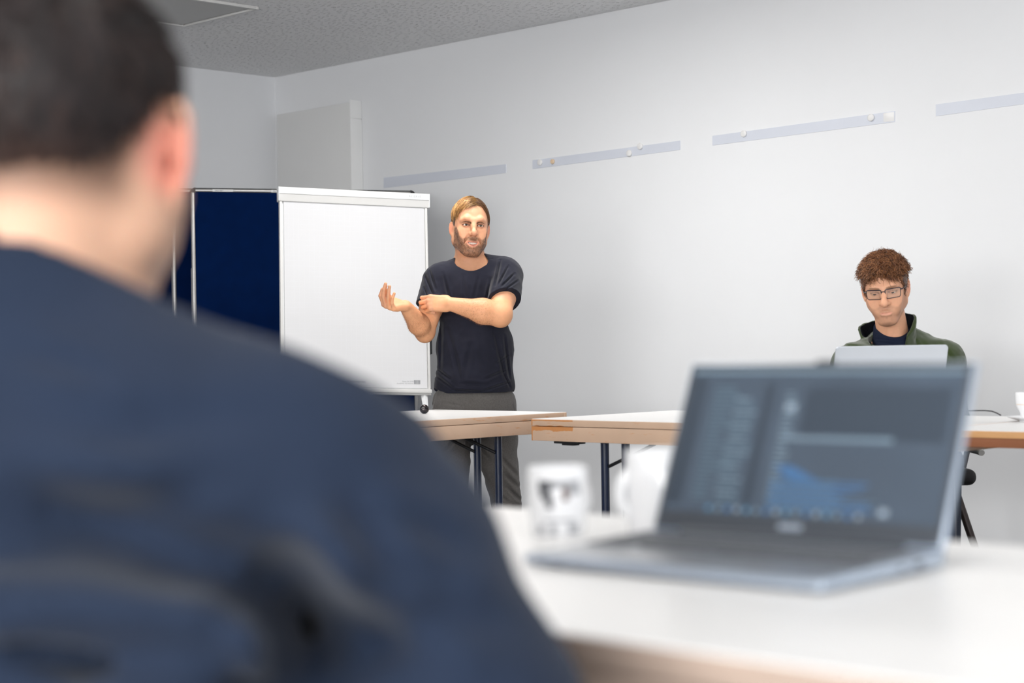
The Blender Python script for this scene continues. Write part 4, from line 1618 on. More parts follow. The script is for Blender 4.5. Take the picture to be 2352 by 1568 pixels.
# arm on the viewer's left (bent up, palm up)
SA, EA, WA = P(1006, 645, 7.43), P(976, 762, 7.35), P(931, 703, 7.17)
S.chain([SA, SA * .5 + EA * .5, EA], [.056, .050, .040], k=.012)
fm = EA * .68 + WA * .32
S.chain([EA, fm, WA], [.040, .0445, .0255], k=.014)
S.cone(EA + np.array([.004, .012, -.004]), EA + np.array([.0, .004, -.012]), .030, .028, k=.02)
hand_ops(S, WA, (-.70, -.68, -.02), (.145, -.30, .945), 1,
         [(58, 44, 34), (62, 22, 14), (66, 14, 10), (50, 34, 22)], spread=(.26, .08, -.08, -.26), scale=.98,
         thumb=[(.020, .026, .006), (.050, .050, .022), (.072, .056, .050), (.090, .046, .068)])
# arm on the viewer's right (across the chest)
SB, EB, WB_ = P(1163, 634, 7.42), P(1149, 723, 7.24), P(1034, 698, 7.215)
S.chain([SB, SB * .45 + EB * .55, EB], [.058, .053, .044], k=.012)
fm2 = EB * .66 + WB_ * .34
S.chain([EB, fm2, WB_], [.046, .049, .0275], k=.025)
S.cone(EB + np.array([.006, .0, .0]), EB + np.array([.002, -.004, -.014]), .034, .031, k=.02)
hand_ops(S, WB_, (-.99, .08, .06), (.05, .95, -.30), -1,
         [(28, 82, 42), (34, 82, 42), (42, 80, 40), (52, 76, 40)], spread=(.05, .01, -.02, -.06), scale=.93,
         thumb=[(.020, .024, .008), (.050, .034, .026), (.074, .026, .040), (.094, .014, .046)])
# legs down into the shoes (hidden by the trousers)
HL, HRt = P(1040, 960, DM + .02), P(1140, 955, DM + .02)
fl = np.array([man_off[0] - .115, DM - .02, .07])
frr = np.array([man_off[0] + .135, DM + .0, .07])
for h_, k_, f_ in ((HL, P(1036, 1140, DM - .01), fl), (HRt, P(1163, 1150, DM), frr)):
    S.chain([h_, k_, f_], [.070, .044, .034], k=.03)
V_, Fq = S.mesh(man_off + np.array([-.48, -.42, .0]), man_off + np.array([.32, .22, 1.72]), .0023)


def skin_cols(V_, HF_, **kw):
    c = np.tile(SKIN_L, (len(V_), 1))
    nz = hashnoise(V_, 60, 1)
    c = mixc(c, SKIN_P, .22 * nz)
    q = HF_.loc(V_)
    near = (np.abs(q[:, 0]) < .11) & (np.abs(q[:, 1] - .01) < .14) & (q[:, 2] > -.16) & (q[:, 2] < .14)
    cc = head_paint(q[near], c[near], **kw)
    c[near] = cc
    return c


cols = skin_cols(V_, HF, beard=.86, beardcol=(88, 64, 50), mouth_open=.0085, smile=1.4, browcol=(96, 64, 42), browz=.0062)
# warmer tanned forearms with body hair
for (a, b) in ((EA, WA), (EB, WB_)):
    ba = b - a
    t = np.clip(((V_ - a) @ ba) / (ba @ ba), 0, 1)
    d = ln(V_ - (a + t[:, None] * ba))
    m_ = (d < .065) & (t > .02) & (t < .98)
    hn = hashnoise(V_ * np.array([1.0, 1.0, .5]), 260, 9)
    k_ = np.where(m_, .16 * sst(hn, .40, .8) * np.sin(np.clip(t, 0, 1) * math.pi) ** .4, 0)
    cols = mixc(cols, np.array(srgb(132, 80, 48)[:3]), k_)
warm = np.array(srgb(232, 168, 122)[:3])
arms = np.minimum(seg2(V_[:, [0, 2]], EA[[0, 2]], WA[[0, 2]])[0], seg2(V_[:, [0, 2]], EB[[0, 2]], WB_[[0, 2]])[0]) < .07
cols = mixc(cols, warm, .55 * arms)
np_mesh('body', V_, Fq, M_skin, man, man_off, cols)
eyes(HF, man, man_off, iris=(92, 74, 50), look=(2, 0))
# teeth and mouth cavity
tm_ = MB()
for k in range(-4, 4):
    xx = (k + .5) * .0058
    ww = .0056 if abs(k + .5) < 1 else .0053
    yy = -.0790 + 9.0 * xx * xx
    t0 = MB().box((0, 0, 0), (ww, .004, .0080))
    tm_.add([tuple(HF.world((p[0] + xx, p[1] + yy, p[2] - .0722 + .16 * abs(xx)))) for p in t0.v], t0.f)
teeth = tm_.build('teeth', M_teeth, man, bevel=.0006, seg=2, off=man_off)
teeth['kind'] = 'stuff'

# t-shirt
dA = (EA - SA) / np.linalg.norm(EA - SA)
dB = (EB - SB) / np.linalg.norm(EB - SB)
cA = SA * .50 + EA * .50
cB = SB * .36 + EB * .64


def cutter(c, d, rr, axis_c):
    c = c.astype(np.float32)
    d = d.astype(np.float32)

    def fn(p):
        q = p - c
        h = q @ d
        r_ = ln(q - h[..., None] * d)
        return np.maximum(-h, r_ - rr)
    return fn


T_ = Sdf()
T_.cone(SA, SA * .48 + EA * .52, .066, .066, k=0)
T_.cone(SB, SB * .34 + EB * .66 + np.array([.006, 0, 0]), .071, .071, k=0)
# pinched cloth under the gripping hand
T_.cone(SA * .55 + EA * .45, P(985, 694, 7.285), .045, .010, k=.04)
T_.func(cutter(cA, dA, .12, None), '-', .002)
T_.func(cutter(cB + np.array([.012, 0, 0]), dB + np.array([.30, 0, .0]), .12, None), '-', .002)
T_.cone(cA + dA * .048, cA + dA * .09, .058, .058, '-', k=.003)
T_.cone(cB + dB * .054, cB + dB * .10, .062, .062, '-', k=.003)
T_.ell(P(1084, 680, DM + .005), (.160, .116, .165), k=.03)
T_.ell(P(1091, 800, DM + .005), (.165, .112, .17), k=.06)
T_.ell(P(1090, 885, DM + .005), (.172, .118, .12), k=.06)
T_.cone(P(1022, 642, DM + .01), P(1152, 630, DM + .01), .066, .068, k=.04)
T_.cone(P(1083, 612, DM + .035), P(1018, 640, DM + .02), .058, .060, k=.03)
T_.cone(P(1083, 610, DM + .035), P(1150, 626, DM + .02), .060, .062, k=.03)
# hem
hemx = [980, 990, 1010, 1040, 1080, 1120, 1160, 1186, 1200]
hemy = [880, 886, 898, 908, 912.5, 910, 902, 895, 892]


def hem(p):
    q = PXv(p.astype(np.float64))
    yy = np.interp(q[..., 0], hemx, hemy) + np.where(p[..., 1] > DM, 6, 0)
    return ((yy - q[..., 1]) / 545.0).astype(np.float32)


T_.func(hem, '-', .003)
T_.ell(P(1090, 925, DM + .005), (.160, .106, .035), '-', k=.004)
# neck opening
nk = P(1083, 595, DM - .02)
T_.ell(nk + np.array([0, 0, -.014]), (.071, .085, .064), '-', k=.005, R=rotm(-18, 4, 0))
fl_ = [
    ((1150, 598), (1138, 655), 2.6, 0.0090), ((1168, 610), (1146, 652), 2.2, 0.0078), ((1182, 628), (1152, 658), 2.2, 0.0078), ((1190, 644), (1162, 664), 2.0, 0.0063),
    ((976, 632), (996, 680), 2.6, 0.0090), ((986, 618), (1000, 664), 2.4, 0.0078), ((974, 660), (984, 686), 2.0, 0.0067),
    ((1018, 628), (1032, 688), 3.0, 0.0054), ((1064, 632), (1070, 690), 3.5, 0.0045), ((1100, 632), (1088, 690), 3.5, 0.0045), ((1128, 640), (1118, 690), 3.0, 0.0060),
    ((1014, 742), (1012, 850), 3.0, 0.0063), ((1030, 760), (1060, 880), 4.5, 0.0063), ((1136, 764), (1162, 880), 3.2, 0.0087), ((1158, 770), (1170, 868), 2.6, 0.0075),
    ((1100, 770), (1110, 860), 5.0, 0.0048), ((1080, 790), (1066, 870), 5.0, 0.0048), ((1000, 862), (1040, 892), 2.8, 0.0087), ((1004, 848), (1034, 870), 2.8, 0.0069),
    ((1040, 896), (1110, 900), 2.4, 0.0075), ((1110, 898), (1170, 878), 2.4, 0.0075), ((1112, 872), (1168, 848), 3.0, 0.0063), ((1140, 836), (1170, 814), 3.0, 0.0054),
    ((1160, 862), (1172, 890), 2.2, 0.0069), ((1060, 880), (1120, 884), 3.5, 0.0051), ((1010, 700), (1120, 706), 3.0, 0.0042),
    ((1000, 903), (1060, 906), .9, .0016), ((1060, 906), (1140, 899), .9, .0016),
]
T_.disp = folds(fl_, DM + .10, (22, .0040))
V_, Fq = T_.mesh(man_off + np.array([-.34, -.26, .82]), man_off + np.array([.30, .22, 1.50]), .0026)
ts = np_mesh('t_shirt', V_, Fq, M_tee, man, man_off)
ts['label'] = 'dark navy crew neck t-shirt with short sleeves'
# ribbed neckband
a_ = np.linspace(0, 2 * math.pi, 60, endpoint=False)
# trousers
Q = Sdf()
Q.ell(P(1089, 925, DM + .01), (.176, .114, .11), k=0)
Q.ell(P(1088, 965, DM + .015), (.184, .118, .10), k=.04)
kl, kr = P(1036, 1140, DM - .01), P(1163, 1150, DM + .0)
tl, tr = P(1035, 1000, DM + .01), P(1141, 1000, DM + .01)
Q.chain([tl, P(1035, 1060, DM), kl, np.array([fl[0], fl[1], .22]), np.array([fl[0], fl[1], .06])], [.088, .080, .069, .064, .066], k=.014)
Q.chain([tr, P(1147, 1070, DM), kr, np.array([frr[0], frr[1], .22]), np.array([frr[0], frr[1], .06])], [.090, .078, .063, .062, .064], k=.014)
Q.plane(P(1090, 893, DM), (0, 0, 1), '-', .003)
Q.disp = folds([((1066, 905), (1066, 975), 1.0, .0016), ((1020, 925), (1060, 932), 3, .002), ((1000, 905), (988, 960), 1.2, .003), ((1172, 905), (1186, 965), 1.2, .003),
                ((1066, 985), (1020, 1040), 3.5, .007), ((1070, 990), (1120, 1050), 3.5, .007), ((1072, 1000), (1074, 1040), 2.5, .005), ((1150, 1050), (1186, 1090), 4, .006),
                ((1160, 1090), (1192, 1120), 4, .006), ((1165, 1118), (1196, 1150), 3.5, .008), ((1140, 1130), (1170, 1155), 3.5, .006), ((1060, 1110), (1030, 1140), 4, .008),
                ((1070, 1135), (1045, 1150), 3, .006), ((1090, 1060), (1120, 1110), 4, .004)], DM + .2, (20, .005))
V_, Fq = Q.mesh(man_off + np.array([-.30, -.20, .0]), man_off + np.array([.34, .22, 1.02]), .0040)
tr_ = np_mesh('trousers', V_, Fq, M_trous, man, man_off)
bt = MB()
for q_ in ((1009, 893), (1150, 893)):
    pass
for f_ in (fl, frr):
    Z = Sdf()
    Z.cone((f_[0], f_[1] + .03, .040), (f_[0] * 1.0, f_[1] - .17, .030), .042, .036, k=0)
    Z.cone((f_[0], f_[1] + .02, .05), (f_[0], f_[1] + .01, .10), .044, .045, k=.02)
    Z.plane((0, 0, .0), (0, 0, -1), '-', .002)
    V_, Fq = Z.mesh((f_[0] - .07, f_[1] - .24, -.01), (f_[0] + .07, f_[1] + .10, .16), .006)
    np_mesh('shoe', V_, Fq, M_shoe, man, man_off)


# hair: scalp cap plus combed strands
def scalp(q):
    """radial projection onto the hair bearing surface (the outer of the two skull ellipsoids)"""
    C0 = np.array((0, .0, .02))
    d = q - C0
    d = d / (ln(d)[..., None] + 1e-9)
    best = None
    for c, r_ in (((0, .022, .028), (.0745, .094, .083)), ((0, -.018, .012), (.0655, .070, .088))):
        c = np.array(c)
        r_ = np.array(r_)
        o = (C0 - c) / r_
        e = d / r_
        A = (e * e).sum(-1)
        B = (e * o).sum(-1)
        Cc = (o * o).sum(-1) - 1
        t = (-B + np.sqrt(np.maximum(B * B - A * Cc, 0))) / A
        p = C0 + d * t[..., None]
        n = (p - c) / (r_ * r_)
        n /= ln(n)[..., None]
        if best is None:
            best = [t, p, n]
        else:
            m_ = (t > best[0])[..., None]
            best = [np.maximum(t, best[0]), np.where(m_, p, best[1]), np.where(m_, n, best[2])]
    return best[1], best[2]


def hair_cap(HF_, zl_y, zl_z, thick, res, extra=None, top=None):
    C = Sdf()
    C.ell((0, .022, .028), (.0745 + thick, .094 + thick, .083 + thick * 1.1), fr=HF_, k=0)
    C.ell((0, -.018, .012), (.0655 + thick * .6, .070 + thick * .5, .088 + thick), fr=HF_, k=.03)

    def cut(p):
        zl = np.interp(p[..., 1], zl_y, zl_z)
        arch = 0 if top is None else top(p)
        return (p[..., 2] - zl - arch).astype(np.float32)
    C.func(cut, '-', .006, fr=HF_, pad=6)
    C.ell((0, .022, .028), (.069, .088, .077), '-', k=.002, fr=HF_)
    if extra:
        extra(C)
    lo = HF_.world((0, .02, .03)) - .135
    return C.mesh(lo, lo + .27, res)


zly = [-.12, -.085, -.070, -.055, -.040, -.028, -.016, -.004, .006, .030, .060, .12]
zlz = [.096, .094, .087, .073, .050, .016, -.006, -.030, -.004, .0, -.052, -.060]
V_, Fq = hair_cap(HF, zly, zlz, .0028, .0028)
q = HF.loc(V_)
cc = np.tile(np.array(srgb(84, 60, 44)[:3]), (len(V_), 1))
hair = np_mesh('hair', V_, Fq, M_hair, man, man_off, cc)
hair['label'] = 'short brown hair with swept golden top'
rs = np.random.RandomState(5)


def grow(roots, dirs, steps, step, lift, grav, curl=0.0, HF_=None, liftend=None, jitter=.0):
    N = len(roots)
    p = roots.copy()
    d = dirs / (ln(dirs)[:, None] + 1e-9)
    out = []
    for i in range(steps):
        out.append(p.copy())
        d = d + grav + rs.normal(0, jitter, p.shape)
        pr, n = scalp(p)
        d = d - n * (d * n).sum(-1)[:, None] * .85
        d /= ln(d)[:, None] + 1e-9
        p = p + d * step[:, None]
        pr, n = scalp(p)
        h_ = lift * math.sin(min(1, (i + 1) / steps * 1.25) * math.pi * .62)
        target = pr + n * (h_[:, None] + .0024)
        p = p * .35 + target * .65
    return np.stack(out, 1)


def sample_scalp(N, cond):
    res = []
    while sum(len(a) for a in res) < N:
        d = rs.normal(0, 1, (4000, 3))
        d /= ln(d)[:, None]
        q, _ = scalp(np.array((0, .0, .02)) + d * .05)
        res.append(q[cond(q)])
    return np.concatenate(res)[:N]


def above(q, m=.0):
    return q[:, 2] > np.interp(q[:, 1], zly, zlz) + m


# side and back short hair
r1 = sample_scalp(1500, lambda q: above(q, .002) & (q[:, 2] < .075))
d1 = np.stack([r1[:, 0] * 0, .35 + 0 * r1[:, 0], -1 + 0 * r1[:, 0]], 1)
s1 = grow(r1, d1, 5, rs.uniform(.0022, .0038, len(r1)), rs.uniform(.003, .006, len(r1)), np.array((0, 0, -.1)), jitter=.12)
c1 = np.array([srgb(*c_)[:3] for c_ in ((78, 56, 42), (96, 70, 50), (66, 48, 38), (120, 88, 60))])[rs.randint(0, 4, len(r1))]
# swept top, from the parting on the viewer's right over to the viewer's left
r2 = sample_scalp(2200, lambda q: above(q, -.001) & (q[:, 2] > .045) & (q[:, 0] < .030) & (q[:, 1] < .085))
d2 = np.stack([-1 + 0 * r2[:, 0], -.30 + rs.normal(0, .12, len(r2)), .1 + 0 * r2[:, 0]], 1)
s2 = grow(r2, d2, 9, rs.uniform(.0050, .0080, len(r2)) * (.7 + .3 * sst(r2[:, 2], .05, .09)), rs.uniform(.006, .0125, len(r2)) * (.45 + .55 * sst(r2[:, 2], .055, .095)), np.array((0, -.03, -.10)), jitter=.07)
pal = ((206, 156, 92), (176, 126, 70), (222, 178, 118), (138, 96, 56), (104, 72, 46), (190, 140, 80))
c2 = np.array([srgb(*c_)[:3] for c_ in pal])[rs.randint(0, 6, len(r2))]
c2 *= (1 - .5 * sst(r2[:, 0], .004, .02))[:, None]
r3 = sample_scalp(1600, lambda q: above(q, -.002) & (((q[:, 2] > .04) & (q[:, 0] >= .018)) | ((q[:, 2] > .07) & (q[:, 0] > .002))))
d3 = np.stack([.9 + 0 * r3[:, 0], -.15 + rs.normal(0, .15, len(r3)), .1 + 0 * r3[:, 0]], 1)
s3 = grow(r3, d3, 7, rs.uniform(.004, .007, len(r3)), rs.uniform(.006, .011, len(r3)), np.array((0, .0, -.10)), jitter=.08)
c3 = np.array([srgb(*c_)[:3] for c_ in ((104, 72, 46), (86, 60, 42), (130, 92, 58))])[rs.randint(0, 3, len(r3))]
for (s_, c_, r_) in ((s1, c1, .00055), (s2, c2, .00075), (s3, c3, .0007)):
    V_, Fq, cc = strand_mesh(HF.world(s_), r_ * sH, 3, .2, c_)
    o = np_mesh('hair_strands', V_, Fq, M_hair, hair, man_off, cc)
    o['kind'] = 'stuff'


# stubble: short hairs over the beard area
def stubble(V_, N_, HF_, par, off, edge_fn, length, col, r=.00035, seed=3):
    rr = np.random.RandomState(seed)
    q = HF_.loc(V_)
    cand = edge_fn(q)
    idx = np.where(cand)[0]
    if not len(idx):
        return
    idx = rr.choice(idx, min(N_, len(idx) * 2))
    p = q[idx] + rr.normal(0, .0006, (len(idx), 3))
    n = p - np.array((0, .0, -.05))
    n /= ln(n)[:, None]
    d = n * .55 + np.array((0, 0, -1.0)) + rr.normal(0, .25, p.shape)
    d /= ln(d)[:, None]
    L = rr.uniform(.6, 1.1, len(p)) * length
    poly = np.stack([p - n * .0008, p + d * L[:, None] * .5, p + d * L[:, None]], 1)
    cs_ = np.array([srgb(*c_)[:3] for c_ in col])[rr.randint(0, len(col), len(p))]
    V2, F2, cc = strand_mesh(HF_.world(poly), r, 3, .3, cs_)
    o = np_mesh('beard', V2, F2, M_hair, par, off, cc)
    o['kind'] = 'stuff'


def beard_area(q):
    x, y, z = q[:, 0], q[:, 1], q[:, 2]
    a = np.abs(x)
    edge = np.interp(a, [0, .020, .034, .045, .058, .066, .08], [-.0465, -.0460, -.055, -.055, -.043, -.009, .0])
    m_ = (z < edge) & (z > -.123) & ((y < -.02) | (z > -.085)) & (y < .010) & (a < .072) & (y > -.13)
    lip = (a < .031) & (z < -.060 + .004) & (z > -.0905)
    return m_ & ~lip & ~((a > .070))


body_v = [o for o in man.children if o.name.startswith('body')][0]
vv = np.empty(len(body_v.data.vertices) * 3, np.float32)
body_v.data.vertices.foreach_get('co', vv)
stubble(vv.reshape(-1, 3) + man_off, 3000, HF, man, man_off, beard_area, .0018, ((66, 46, 36), (96, 68, 48), (54, 38, 32), (120, 88, 62)))


# forearm hair
def arm_hair(a, b, n_, seed):
    rr = np.random.RandomState(seed)
    W_ = vv.reshape(-1, 3) + man_off
    ba = b - a
    t = ((W_ - a) @ ba) / (ba @ ba)
    ax_p = a + np.clip(t, 0, 1)[:, None] * ba
    d = ln(W_ - ax_p)
    idx = np.where((t > .08 + .10 * rr.rand(len(t))) & (t < .93 - .22 * rr.rand(len(t))) & (d < .058) & (W_[:, 1] < ax_p[:, 1] + .012))[0]
    idx = rr.choice(idx, n_)
    p = W_[idx]
    n = p - ax_p[idx]
    n /= ln(n)[:, None]
    u = ba / np.linalg.norm(ba)
    dn = np.array((0, 0, -1.0))
    d_ = u * .6 + dn * .55 + n * .22 + rr.normal(0, .22, p.shape)
    d_ = d_ - n * np.minimum((d_ * n).sum(-1), 0)[:, None]
    d_ /= ln(d_)[:, None]
    L = rr.uniform(.003, .008, n_) * (.4 + .6 * np.sin(np.clip(t[idx], 0, 1) * math.pi))
    poly = np.stack([p - n * .0005, p + d_ * L[:, None] * .5 + n * .0006, p + (d_ * .95 + dn * .2) * L[:, None]], 1)
    cs_ = np.array([srgb(*c_)[:3] for c_ in ((150, 98, 62), (120, 78, 50), (176, 120, 78))])[rr.randint(0, 3, n_)]
    V2, F2, cc = strand_mesh(poly, .00015, 3, .3, cs_)
    o = np_mesh('arm_hair', V2, F2, M_hair, man, man_off, cc)
    o['kind'] = 'stuff'


arm_hair(EA, WA, 1300, 4)
arm_hair(EB, WB_, 1400, 5)

# ------------------------------------------------------------------ seated man on the right
M_fleece = mat('green_fleece', srgb(58, 70, 42), rough=1.0, var=0.10, vscale=30, bump=0.35, bscale=700, sheen=0.35, spec=0.1, bdist=0.001)
M_fleecei = mat('fleece_lining', srgb(20, 22, 28), rough=1.0, var=0.08, spec=0.1)
M_navyt = mat('navy_shirt', srgb(28, 34, 52), rough=0.95, var=0.08, bump=0.2, bscale=200, spec=0.15)
M_jeans = mat('dark_jeans', srgb(40, 46, 60), rough=0.95, var=0.1, vscale=60)
M_frame = mat('glasses_frame', srgb(30, 34, 46), rough=0.3, var=0.05)
M_lens = lens_mat('glasses_lens')

DS = 6.42
so = P(2060, 1000, DS + .1)
so = np.array([so[0], so[1], 0.0])
sm_ = empty('person', tuple(so))
tag(sm_, 'seated curly haired man with glasses and green fleece looking down at the silver laptop', 'person', 'people in the meeting room')
RS_ = rotm(13, -5, -17)
sS = 1.05
eyes_mid = P(2029.5, 671, DS - .085)
GF = Frame(eyes_mid - RS_ @ np.array((0, -.080, 0)) * sS, RS_, sS, (.96, 1, 1))
S = Sdf()
head_ops(S, GF, jaw=.90, mouth_open=0, smile=-.25, lids=.74, nose=1.12, lookdown=1.0, brow=.95)
nbs = P(2052, 775, DS + .09)
S.cone(GF.world((0, .030, -.070)), nbs, .054, .058, k=.02)
S.cone(GF.world((0, .0, -.085)), nbs + np.array([-.01, -.045, -.02]), .022, .034, k=.03)
S.ell(nbs + np.array([0, .03, -.06]), (.15, .07, .06), k=.04)
S.ell(nbs + np.array([0, .05, -.24]), (.13, .09, .20), k=.05)
HR, HLn = np.array([1.255, 5.80, .812]), np.array([1.085, 5.80, .812])
SR, SL = P(2165, 832, DS + .10), P(1960, 838, DS - .0)
ER, EL = P(2186, 985, DS - .08), P(1928, 955, DS - .20)
for (a_, b_, c_, sd) in ((SR, ER, HR, -1), (SL, EL, HLn, 1)):
    S.chain([a_, b_, c_], [.045, .038, .026], k=.02)
    dv = c_ - b_
    hand_ops(S, c_, (dv[0] * .5, dv[1], -.02), (0, .1, -1), sd, [(20, 25, 15)] * 4, scale=.95)
V_, Fq = S.mesh(so + np.array([-.32, -.95, .52]), so + np.array([.36, .28, 1.36]), .0026)
cols = skin_cols(V_, GF, beard=1.0, beardcol=(92, 54, 36), smile=-.25, browcol=(112, 76, 52), browz=.0145, thin=1.0, lipcol=(206, 138, 124))
cols = mixc(cols, np.array(srgb(238, 188, 160)[:3]), np.full(len(cols), .28))
np_mesh('body', V_, Fq, M_skin, sm_, so, cols)
eyes(GF, sm_, so, iris=(70, 60, 48), look=(-4, 24))

# fleece
T_ = Sdf()
T_.ell(P(2066, 905, DS + .16), (.195, .125, .26), k=0)
T_.cone(P(2045, 800, DS + .12), SR + np.array([-.005, .01, .0]), .070, .082, k=.04)
T_.cone(P(2045, 800, DS + .12), SL + np.array([.005, .01, .0]), .070, .078, k=.04)
T_.chain([SR, ER, ER * .25 + HR * .75], [.080, .064, .040], k=.03)
T_.chain([SL, EL, EL * .25 + HLn * .75], [.074, .062, .040], k=.03)
T_.func(cutter(ER * .22 + HR * .78, (HR - ER) / np.linalg.norm(HR - ER), .08, None), '-', .002)
T_.func(cutter(EL * .22 + HLn * .78, (HLn - EL) / np.linalg.norm(HLn - EL), .08, None), '-', .002)
CF = Frame(P(2044, 800, DS + .085), rotm(14, -6, -14))
T_.ell((.0, -.055, .030), (.075, .085, .075), '-', k=.006, fr=CF)


def collar_field(th, r0):
    def fn(p):
        x, y, z = p[..., 0], p[..., 1], p[..., 2]
        fl_r = r0 + .18 * np.maximum(z, 0)
        rr = np.sqrt(x * x + (y / .92) ** 2)
        d = np.abs(rr - fl_r) - th
        top = .030 + .062 * sst(y, -.09, .02) + .018 * sst(x, -.02, .08)
        d = np.maximum(d, z - top)
        d = np.maximum(d, -.06 - z)
        gap = (.030 + .35 * np.maximum(z + .02, 0)) - np.abs(x - .012)
        gap = np.minimum(gap, -(y + .02))
        d = np.maximum(d, gap)
        return (d * .8).astype(np.float32)
    return fn


T_.func(collar_field(.0052, .086), '+', .008, fr=CF, pad=4)
T_.disp = folds([((1930, 792), (1990, 800), 3, .004), ((2100, 775), (2130, 830), 3, .004), ((2130, 760), (2170, 780), 1.5, .002), ((2160, 790), (2190, 825), 4, .005),
                 ((2120, 790), (2160, 820), 4, .004), ((1950, 790), (1965, 830), 3.5, .004), ((2086, 740), (2075, 790), 2, .002), ((2140, 800), (2150, 900), 4, .004)], DS + .3, (22, .005))
V_, Fq = T_.mesh(so + np.array([-.40, -.95, .60]), so + np.array([.42, .34, 1.30]), .0034)
fj = np_mesh('fleece_jacket', V_, Fq, M_fleece, sm_, so)
fj['label'] = 'dark green fleece jacket with open stand-up collar'
L_ = Sdf()
L_.func(collar_field(.0018, .0795), '+', 0, fr=CF, pad=4)
V_, Fq = L_.mesh(CF.world((0, 0, .02)) - .16, CF.world((0, 0, .02)) + .16, .0028)
np_mesh('collar_lining', V_, Fq, M_fleecei, fj, so)
zp = MB()
zp.tube([CF.world((.046 + .0 * i, -.076 + .001 * i, -.055 + .011 * i)) for i in range(8)], .0022, n=6)
zp.build('zip', mat('zip_grey', srgb(120, 126, 118), rough=.5), fj, off=so)
N_ = Sdf()
N_.cone(nbs + np.array([0, .01, -.12]), nbs + np.array([-.008, -.012, .04]), .090, .066, k=0)
N_.cone(nbs + np.array([-.01, -.035, -.12]), nbs + np.array([-.012, -.052, .0]), .060, .042, k=.03)
N_.plane(P(2032, 769, nbs[1] - .07), (.05, -.42, .90), '-', .003)
N_.disp = folds([((2010, 778), (2060, 782), 1.2, .0018), ((2012, 785), (2058, 790), 1.2, .0018)], DS + .3)
V_, Fq = N_.mesh(nbs + np.array([-.12, -.12, -.22]), nbs + np.array([.12, .12, .09]), .0032)
np_mesh('undershirt', V_, Fq, M_navyt, sm_, so)
# trousers and shoes under the table
Q = Sdf()
pel = np.array([so[0] + .02, DS + .26, .61])
kn = [np.array([so[0] - .14, DS - .28, .585]), np.array([so[0] + .08, DS - .26, .585])]
ft = [np.array([so[0] - .17, DS - .20, .07]), np.array([so[0] + .10, DS - .18, .07])]
Q.ell(pel, (.18, .14, .10), k=0)
for i in (0, 1):
    hp_ = pel + np.array([(-.09, .09)[i], -.02, -.005])
    Q.chain([hp_, kn[i], ft[i]], [.088, .066, .050], k=.03)
V_, Fq = Q.mesh(so + np.array([-.34, -.62, .0]), so + np.array([.34, .42, .78]), .008)
np_mesh('trousers', V_, Fq, M_jeans, sm_, so)
for f_ in ft:
    Z = Sdf()
    Z.cone((f_[0], f_[1] + .03, .042), (f_[0], f_[1] - .17, .032), .044, .036, k=0)
    Z.cone((f_[0], f_[1] + .02, .05), (f_[0], f_[1] + .01, .11), .046, .050, k=.02)
    Z.plane((0, 0, .0), (0, 0, -1), '-', .002)
    V_, Fq = Z.mesh((f_[0] - .07, f_[1] - .24, -.012), (f_[0] + .07, f_[1] + .10, .17), .007)
    np_mesh('shoe', V_, Fq, M_shoe, sm_, so)

# glasses
gl = empty('glasses', tuple(GF.world((0, -.1, 0)) - so))
gl.parent = sm_
go = so + (GF.world((0, -.1, 0)) - so)
for s in (-1, 1):
    pts, lens_ = [], []
    w_, h_, r_ = .0262, .0158, .0070
    for (sx, sy, a0) in ((1, 1, 0), (-1, 1, 90), (-1, -1, 180), (1, -1, 270)):
        for k in range(6):
            a = math.radians(a0 + 90 * k / 5)
            x = sx * (w_ - r_) + r_ * math.cos(a)
            z = sy * (h_ - r_) + r_ * math.sin(a)
            x *= 1 + .06 * (z / h_)
            X = s * .0335 + x
            pts.append((X, -.0985 + 4.2 * X * X, -.0045 + z + .02 * abs(X)))
    loop = pts + pts[:2]
    MB().tube([GF.world(p) for p in loop], .00135, n=8, cap=False).build('rim', M_frame, gl, smooth=True, off=go)
    # thicker brow line
    brow_ = [p for p in pts if p[2] > .006]
    brow_ = sorted(brow_)
    MB().tube([GF.world((p[0], p[1] - .0002, p[2] + .0006)) for p in brow_], .0016, n=8).build('brow_bar', M_frame, gl, smooth=True, off=go)
    lm = MB()
    lm.add([GF.world(p) for p in pts] + [GF.world((p[0], p[1] + .0012, p[2])) for p in pts],
           [tuple(range(24)), tuple(range(47, 23, -1))] + [(i, (i + 1) % 24, 24 + (i + 1) % 24, 24 + i) for i in range(24)])
    lm.build('lens', M_lens, gl, off=go)
    e_ = [(s * .0600, -.0835, .0050), (s * .0665, -.0790, .0055), (s * .0720, -.060, .0050), (s * .0775, .0, .0035), (s * .0785, .018, -.010)]
    MB().tube([GF.world(p) for p in e_], [.0022, .0022, .0018, .0015, .0015], n=8).build('temple', M_frame, gl, smooth=True, off=go)
    MB().tube([GF.world((s * .0100, -.0960, -.006)), GF.world((s * .0115, -.0890, -.010))], .0012, n=6).build('nose_pad', M_frame, gl, off=go)
MB().tube([GF.world(p) for p in ((-.0085, -.0985, .0035), (0, -.1000, .0062), (.0085, -.0985, .0035))], .0016, n=8).build('bridge', M_frame, gl, smooth=True, off=go)

# curly hair
zly2 = [-.12, -.090, -.075, -.060, -.045, -.032, -.020, -.006, .006, .030, .060, .12]
zlz2 = [.070, .066, .056, .046, .020, -.004, -.020, -.034, .006, .004, -.050, -.058]
V_, Fq = hair_cap(GF, zly2, zlz2, .0060, .0034)
q = GF.loc(V_)
cc = np.tile(np.array(srgb(74, 46, 30)[:3]), (len(V_), 1))
hh_ = np_mesh('hair', V_, Fq, M_hair, sm_, so, cc)
hh_['label'] = 'curly auburn brown hair, fuller on top'


